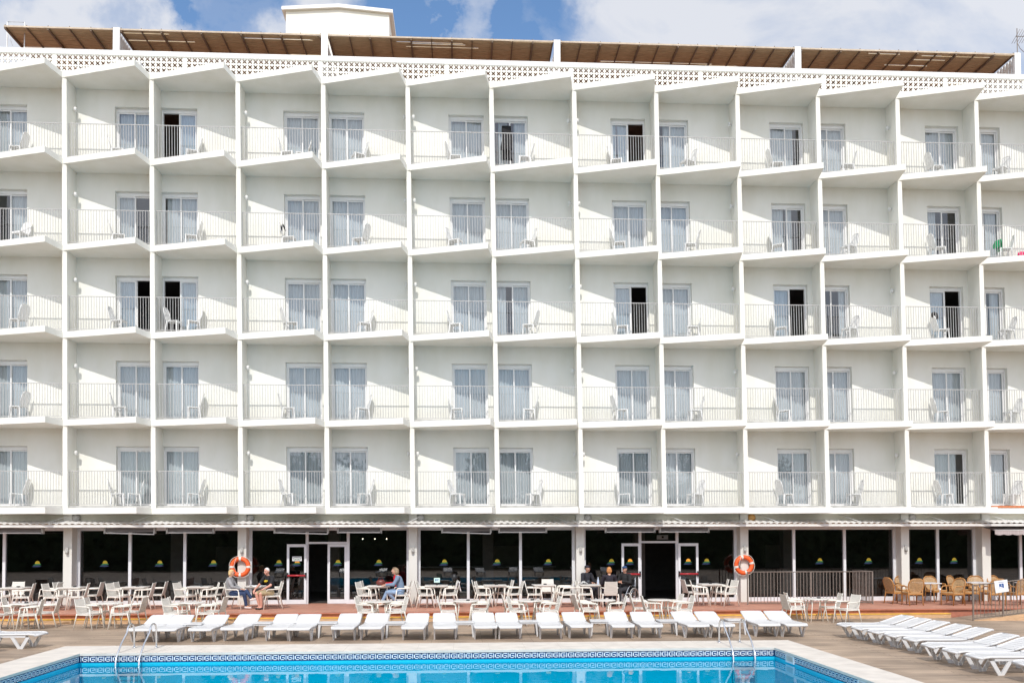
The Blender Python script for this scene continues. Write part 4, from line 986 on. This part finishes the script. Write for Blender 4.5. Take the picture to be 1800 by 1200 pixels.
# ------------------------------------------------------------------ people
SKIN = mat('skin', (.58, .33, .23), .5, .08, 8); SKIN2 = mat('skin_tanned', (.45, .24, .165), .5, .08, 8)
def solid(m, voxel=.011, smooth=True):
    me = m.mesh('tmp', []); o = bpy.data.objects.new('tmp', me); C.objects.link(o)
    md = o.modifiers.new('r', 'REMESH'); md.mode = 'VOXEL'; md.voxel_size = voxel; md.use_smooth_shade = True
    s = o.modifiers.new('s', 'SMOOTH'); s.factor = .5; s.iterations = 2
    dg = bpy.context.evaluated_depsgraph_get(); dg.update()
    out = bpy.data.meshes.new_from_object(o.evaluated_get(dg)); bpy.data.objects.remove(o); bpy.data.meshes.remove(me)
    return out
def piece(m, name, material, parent, voxel=.011):
    me = solid(m, voxel); me.name = name; me.materials.clear(); me.materials.append(material)
    return put(me, name, parent)
def hand(m, w_, d, upv):
    # palm, four unequal bent fingers and a thumb from the side of the palm
    w_, d, upv = Vector(w_), Vector(d).normalized(), Vector(upv).normalized()
    side = d.cross(upv).normalized(); upv = side.cross(d).normalized()
    pc = w_+d*.05; 
    for k_ in (-1, -.33, .33, 1):
        m.limb(w_+side*.012*k_, .017, w_+d*.085+side*.027*k_, .013, 8)
        ln = {-1: .055, -.33: .07, .33: .075, 1: .066}[k_]
        a = w_+d*.085+side*.027*k_; b_ = a+d*ln*.55-upv*.008; c = b_+d*ln*.4-upv*.028
        m.limb(a, .0105, b_, .0098, 8); m.limb(b_, .0098, c, .009, 8)
    a = w_+d*.03+side*.03; b_ = a+d*.03+side*.03-upv*.01; c = b_+d*.03+side*.004-upv*.012
    m.limb(a, .013, b_, .0115, 8); m.limb(b_, .0115, c, .0095, 8)
def person(label, loc, rz, J=None, shirt=((.02, .02, .025), 'long'), legs=((.03, .05, .12), 'long'), shoes=(.5, .45, .4), hair=((.4, .3, .15), 'short'), skin=SKIN, cap=None, glasses=False, face_yaw=0, female=False, scale=1.0):
    D = dict(pel=(0, .06, .56), sp=(0, .10, .76), ch=(0, .11, .95), nk=(0, .09, 1.10), hd=(0, .06, 1.235),
             h0=(-.09, .03, .54), h1=(.09, .03, .54), k0=(-.11, -.40, .535), k1=(.11, -.40, .535), a0=(-.10, -.42, .09), a1=(.10, -.42, .09), t0=(-.11, -.56, .04), t1=(.11, -.56, .04),
             s0=(-.18, .10, 1.03), s1=(.18, .10, 1.03), e0=(-.25, .02, .78), e1=(.25, .02, .78), w0=(-.20, -.20, .68), w1=(.20, -.20, .68), hd0=(0.2, -1, -.1), hd1=(-0.2, -1, -.1))
    if J: D.update(J)
    V = {k_: Vector(v) for k_, v in D.items()}
    t_ = thing('person', label, 'person', loc, rz); t_.scale = (scale,)*3
    m = MB(); L_ = m.limb
    L_(V['pel'], .125, V['sp'], .115); L_(V['sp'], .115, V['ch'], .125); L_(V['ch'], .12, V['nk'], .055); L_(V['s0'], .06, V['s1'], .06); L_(V['nk'], .052, V['hd']-Vector((0, -.01, .07)), .052)
    for q in '01':
        L_(V['h'+q], .095, V['k'+q], .06); L_(V['k'+q], .058, V['k'+q].lerp(V['a'+q], .35), .055); L_(V['k'+q].lerp(V['a'+q], .35), .055, V['a'+q], .036)
        L_(V['a'+q], .036, V['t'+q], .03)
        L_(V['s'+q], .055, V['e'+q], .042); L_(V['e'+q], .04, V['w'+q], .027); hand(m, V['w'+q], V['hd'+q], (0, 0, 1))
    # head
    hd = V['hd']; cy, sy = math.cos(face_yaw), math.sin(face_yaw)
    def hp(x, y, z): return (hd.x+x*cy-y*sy, hd.y+x*sy+y*cy, hd.z+z)
    m.ball(hp(0, .01, .02), (.076, .09, .10), 14); m.ball(hp(0, -.012, -.045), (.056, .066, .066), 12); m.ball(hp(0, -.058, -.088), (.026, .022, .02), 10)
    m.limb(hp(0, -.083, .015), .011, hp(0, -.104, -.025), .014, 8); m.ball(hp(0, -.084, .028), (.05, .018, .012), 10)
    for s in (1, -1):
        m.ball(hp(.078*s, .012, -.005), (.012, .02, .032), 8); m.ball(hp(.04*s, -.062, -.03), (.025, .022, .022), 8)
    m.limb(hp(-.02, -.077, -.06), .008, hp(.02, -.077, -.06), .008, 8)
    piece(m, 'body', skin, t_, .0095)
    for s in (1, -1):
        m = MB(); m.ball(hp(.031*s, -.0745, .008), (.013, .008, .009), 10); m.ball(hp(.031*s, -.081, .008), (.006, .004, .006), 8, 1); m.build('eye', [P['sign'], P['black']], t_)
    m = MB(); m.ball(hp(0, -.0865, -.06), (.022, .004, .006), 8); m.build('lips', mat('lips', (.42, .14, .12), .5, .05), t_)
    # clothes
    c, st = shirt; cm = mat('shirt', c, .85, .18, 9, bump=.3, bscale=25); m = MB(); L_ = m.limb
    L_(V['pel']+Vector((0, 0, .02)), .142, V['sp'], .13); L_(V['sp'], .13, V['ch'], .14); L_(V['ch'], .135, V['nk']-Vector((0, 0, .035)), .068); L_(V['s0'], .072, V['s1'], .072)
    for q in '01':
        if st == 'short': L_(V['s'+q], .07, V['s'+q].lerp(V['e'+q], .72), .062)
        else: L_(V['s'+q], .07, V['e'+q], .056); L_(V['e'+q], .056, V['e'+q].lerp(V['w'+q], .93), .041)
    piece(m, 'shirt' if st == 'short' else 'jacket', cm, t_)
    c, st = legs; cm = mat('trousers', c, .85, .2, 9, bump=.3, bscale=25); m = MB(); L_ = m.limb
    L_(V['h0'], .115, V['h1'], .115); L_(V['pel'], .132, V['pel']-Vector((0, 0, .01)), .132)
    for q in '01':
        if st == 'short': L_(V['h'+q], .108, V['h'+q].lerp(V['k'+q], .9), .082)
        else: L_(V['h'+q], .108, V['k'+q], .073); L_(V['k'+q], .072, V['k'+q].lerp(V['a'+q], .9), .05)
    piece(m, 'shorts' if st == 'short' else 'trousers', cm, t_)
    cm = mat('shoes', shoes, .5, .1)
    for q in '01':
        m = MB(); m.limb(V['a'+q]-Vector((0, -.03, .035)), .042, V['t'+q], .036); piece(m, 'shoe', cm, t_)
    c, st = hair; cm = mat('hair', c, .6, .25, 40, stretch=(1, 1, .3)); m = MB()
    m.ball(hp(0, .022, .035), (.084, .092, .095), 12)
    if st == 'long': m.ball(hp(0, .05, -.05), (.085, .062, .10), 12); m.ball(hp(.06, .01, -.05), (.03, .05, .08), 8); m.ball(hp(-.06, .01, -.05), (.03, .05, .08), 8)
    if st == 'bob': m.ball(hp(0, .04, -.02), (.095, .075, .09), 12); m.ball(hp(0, -.02, .085), (.07, .06, .035), 10)
    piece(m, 'hair', cm, t_)
    if cap:
        m = MB(); m.ball(hp(0, .012, .07), (.09, .10, .062), 12); m.ball(hp(0, -.10, .062), (.062, .06, .012), 10); piece(m, 'cap', mat('cap', cap, .8, .1), t_)
    if glasses:
        m = MB(); m.box(hp(-.06, 0, 0)[0], hp(.06, 0, 0)[0], hd.y-.105, hd.y-.092, hd.z-.006, hd.z+.022) if abs(face_yaw) < .1 else None
        if m.f: m.build('sunglasses', P['black'], t_)
    return t_
person('woman with short blond hair and sunglasses, grey jacket and jeans, legs crossed', (6.22, -1.52, .3), rad(88),
       dict(k1=(.06, -.42, .60), a1=(-.06, -.62, .36), t1=(-.08, -.76, .36), k0=(-.07, -.36, .53), a0=(-.07, -.44, .10), t0=(-.06, -.58, .05), e0=(-.24, 0, .78), w0=(-.10, -.22, .70), e1=(.24, 0, .78), w1=(.08, -.24, .69), sp=(0, .13, .76), ch=(0, .15, .95), nk=(0, .13, 1.10), hd=(0, .09, 1.235), s0=(-.18, .14, 1.03), s1=(.18, .14, 1.03)),
       ((.30, .30, .31), 'long'), ((.025, .045, .11), 'long'), (.75, .68, .66), ((.62, .43, .20), 'bob'), SKIN, None, True, 0, True, .97)
man = person('white-haired man in a black printed t-shirt and khaki shorts leaning forward', (7.36, -1.55, .3), rad(-40),
       dict(sp=(0, .08, .77), ch=(0, .02, .97), nk=(0, -.03, 1.11), hd=(0, -.09, 1.25), s0=(-.21, -.0, 1.05), s1=(.21, -.0, 1.05), e0=(-.29, -.16, .80), w0=(-.26, -.36, .66), e1=(.27, -.14, .80), w1=(.10, -.34, .66), hd0=(.1, -.6, -1), hd1=(-1, -.5, -.2),
            k0=(-.13, -.40, .53), k1=(.12, -.42, .53), a0=(-.05, -.32, .09), a1=(.06, -.34, .09), t0=(-.06, -.46, .04), t1=(.07, -.48, .04)),
       ((.014, .014, .017), 'short'), ((.40, .31, .18), 'short'), (.03, .025, .022), ((.72, .70, .67), 'short'), mat('skin_pink', (.62, .32, .24), .5, .08, 8), None, False, rad(20))
m = MB(); m.ball((0, -.0, 0), (.085, .02, .04), 12); m.ball((.06, .0, .01), (.05, .018, .03), 10); o = m.build('shirt_print', P['yellow'], man, (-.005, -.125, .93)); o.rotation_euler = (rad(-14), 0, 0)
person('woman in a denim jacket and light jeans leaning on the table, legs crossed', (11.66, -1.35, .3), rad(-88),
       dict(sp=(0, .05, .77), ch=(0, -.02, .97), nk=(0, -.06, 1.11), hd=(0, -.11, 1.24), s0=(-.18, -.03, 1.04), s1=(.18, -.03, 1.04), e0=(-.25, -.20, .80), w0=(-.10, -.46, .79), e1=(.25, -.18, .80), w1=(.12, -.44, .79), k0=(-.09, -.40, .56), a0=(-.06, -.60, .16), t0=(-.05, -.73, .09), k1=(.08, -.36, .54), a1=(-.02, -.02, .12), t1=(.0, -.12, .05)),
       ((.17, .24, .34), 'long'), ((.25, .36, .52), 'long'), (.62, .58, .5), ((.30, .21, .13), 'bob'), SKIN, None, False, rad(-25), True, .98)
person('person in a bright red top half hidden behind the woman in denim', (11.55, -.55, .3), rad(-75),
       dict(sp=(0, .05, .77), ch=(0, -.01, .96), nk=(0, -.05, 1.10), hd=(0, -.10, 1.22), s0=(-.18, -.02, 1.03), s1=(.18, -.02, 1.03), w0=(-.12, -.4, .78), w1=(.12, -.42, .78)), ((.55, .01, .025), 'long'), ((.04, .05, .08), 'long'), (.05, .05, .05), ((.20, .14, .09), 'bob'), SKIN, None, False, 0, True)
person('man in a dark cap and dark jacket seated at the window side of the table', (18.30, .10, .3), rad(30),
       dict(w0=(-.12, -.36, .76), w1=(.12, -.36, .76)), ((.02, .02, .028), 'long'), ((.02, .02, .03), 'long'), (.02, .02, .02), ((.05, .04, .03), 'short'), SKIN2, (.018, .018, .03), False, rad(25))
person('woman with ginger hair in black, seen from behind in the cream armchair', (18.77, -1.55, .3), rad(180),
       dict(w0=(-.15, -.28, .74), w1=(.15, -.28, .74)), ((.018, .014, .022), 'long'), ((.02, .02, .04), 'long'), (.03, .03, .03), ((.52, .22, .07), 'bob'), SKIN, None, False, 0, True)
person('man in a blue-fronted cap and black leather jacket sitting in the wheelchair', (19.42, -.75, .3), rad(-42),
       dict(w0=(-.05, -.24, .80), w1=(.06, -.22, .84), hd0=(1, -.2, 0), hd1=(-1, -.2, 0)), ((.015, .015, .016), 'long'), ((.03, .03, .035), 'long'), (.02, .02, .02), ((.25, .22, .2), 'short'), SKIN2, (.02, .06, .16), False, rad(10))
wc = thing('wheelchair', 'wheelchair with large spoked wheels carrying the man in the leather jacket', 'wheelchair', (19.46, -.80, .3), rad(-42))
for s in (1, -1):
    m = MB(); n = 26; x = .30*s; c = Vector((x, .10, .305)); R = .29
    m.tube([c+Vector((0, R*math.cos(2*math.pi*j/n), R*math.sin(2*math.pi*j/n))) for j in range(n)], .016, 6, 0, True); w_ = m.build('wheel', P['greycloth'], wc)
    m = MB(); m.tube([c+Vector((.035*s, (R-.03)*math.cos(2*math.pi*j/n), (R-.03)*math.sin(2*math.pi*j/n))) for j in range(n)], .008, 5, 0, True); m.build('push_rim', P['steel'], w_)
    m = MB()
    for j in range(14): m.tube([c, c+Vector((0, R*math.cos(2*math.pi*j/14), R*math.sin(2*math.pi*j/14)))], .0025, 4)
    m.ball(c, .03, 8); m.build('spokes', P['steel'], w_)
    m = MB(); c2 = Vector((.26*s, -.38, .075)); m.tube([c2+Vector((0, .06*math.cos(2*math.pi*j/14), .06*math.sin(2*math.pi*j/14))) for j in range(14)], .014, 6, 0, True); m.tube([c2, c2+Vector((0, .03, .2)), c2+Vector((0, .06, .36))], .012, 6); m.build('caster', P['black'], wc)
    m = MB(); m.tube([(.25*s, .25, .1), (.25*s, .26, .95), (.25*s, .36, .97)], .013, 6); m.tube([(.25*s, .25, .68), (.25*s, -.1, .68), (.25*s, -.2, .6), (.25*s, -.34, .42), (.25*s, -.5, .14), (.25*s, -.62, .12)], .012, 6); m.tube([(.25*s, .25, .43), (.25*s, -.34, .43)], .012, 6); m.build('side_frame', P['steel'], wc)
m = MB(); m.box(-.235, .235, -.28, .22, .415, .432); m.build('seat', P['black'], wc)
m = MB(); m.box(-.235, .235, .245, .262, .46, .90); m.build('backrest', P['black'], wc)

# ------------------------------------------------------------------ trees across the pool (seen reflected in the glass)
def tree(seed, h, r_):
    rng = random.Random(seed); t_ = thing('leafy_tree', 'dense green tree across the pool, opposite the hotel front', 'tree', (0, 0, 0), 0, 'trees across the pool')
    m = MB(); m.tube([(0, 0, -2.2), (.1, 0, h*.3), (0, .1, h*.7)], [.3, .22, .08], 8)
    for j in range(5):
        a = rng.random()*6.28; m.tube([(0, 0, h*.3), (r_*.3*math.cos(a), r_*.3*math.sin(a), h*.5), (r_*.6*math.cos(a), r_*.6*math.sin(a), h*.65)], [.12, .08, .03], 6)
    m.build('trunk', P['bark'], t_)
    m = MB(); vs = []; fs = []
    cl = [(rng.gauss(0, r_*.42), rng.gauss(0, r_*.42), h*(.18+.74*rng.random()), rng.uniform(.18, .34)*r_*1.5) for _ in range(34)]
    for cx, cy, cz, cr in cl:
        for _ in range(95):
            d = Vector((rng.gauss(0, 1), rng.gauss(0, 1), rng.gauss(0, 1))).normalized()*cr*rng.uniform(.55, 1.0)
            a = Vector((rng.gauss(0, 1), rng.gauss(0, 1), rng.gauss(0, 1))).normalized(); b_ = a.cross(d).normalized(); s = rng.uniform(.14, .30)
            p = Vector((cx, cy, cz))+d; k_ = len(vs); vs += [p-a*s-b_*s*.5, p+a*s-b_*s*.5, p+a*s*.7+b_*s*.5, p-a*s*.7+b_*s*.5]; fs.append((k_, k_+1, k_+2, k_+3))
    m.add(vs, fs); m.build('crown', P['leaf'], t_)
    return t_
ta, tb_ = tree(1, 13, 3.6), tree(2, 11, 3.4)
ta.location = (-8, -56, 0); tb_.location = (-2, -57, 0)
rng = random.Random(4); x = 4
while x < 44:
    src = ta if rng.random() < .5 else tb_
    c = dup(src, (x, -56+rng.uniform(-2, 2), 0), rng.random()*6, src['label']); c.scale = (1, 1, rng.uniform(.8, 1.1)); x += rng.uniform(4.2, 6.2)

hd_ = thing('clipped_hedge', 'long dark clipped hedge across the pool, opposite the restaurant windows', 'hedge', (16, -43, 0))
rng = random.Random(8); m = MB(); vs = []; fs = []
for _ in range(16000):
    x, z = rng.uniform(-70, 70), rng.uniform(0, 3.8); y = rng.uniform(-.5, .5)
    a = Vector((rng.gauss(0, 1), rng.gauss(0, 1), rng.gauss(0, 1))).normalized(); b_ = a.cross(Vector((rng.gauss(0, 1), rng.gauss(0, 1), 1))).normalized(); s = rng.uniform(.12, .26)
    p = Vector((x, y, z)); k_ = len(vs); vs += [p-a*s-b_*s*.6, p+a*s-b_*s*.6, p+a*s+b_*s*.6, p-a*s+b_*s*.6]; fs.append((k_, k_+1, k_+2, k_+3))
m.add(vs, fs); m.box(-70, 70, -.25, .25, 0, 3.4); m.build('foliage', P['leaf'], hd_)
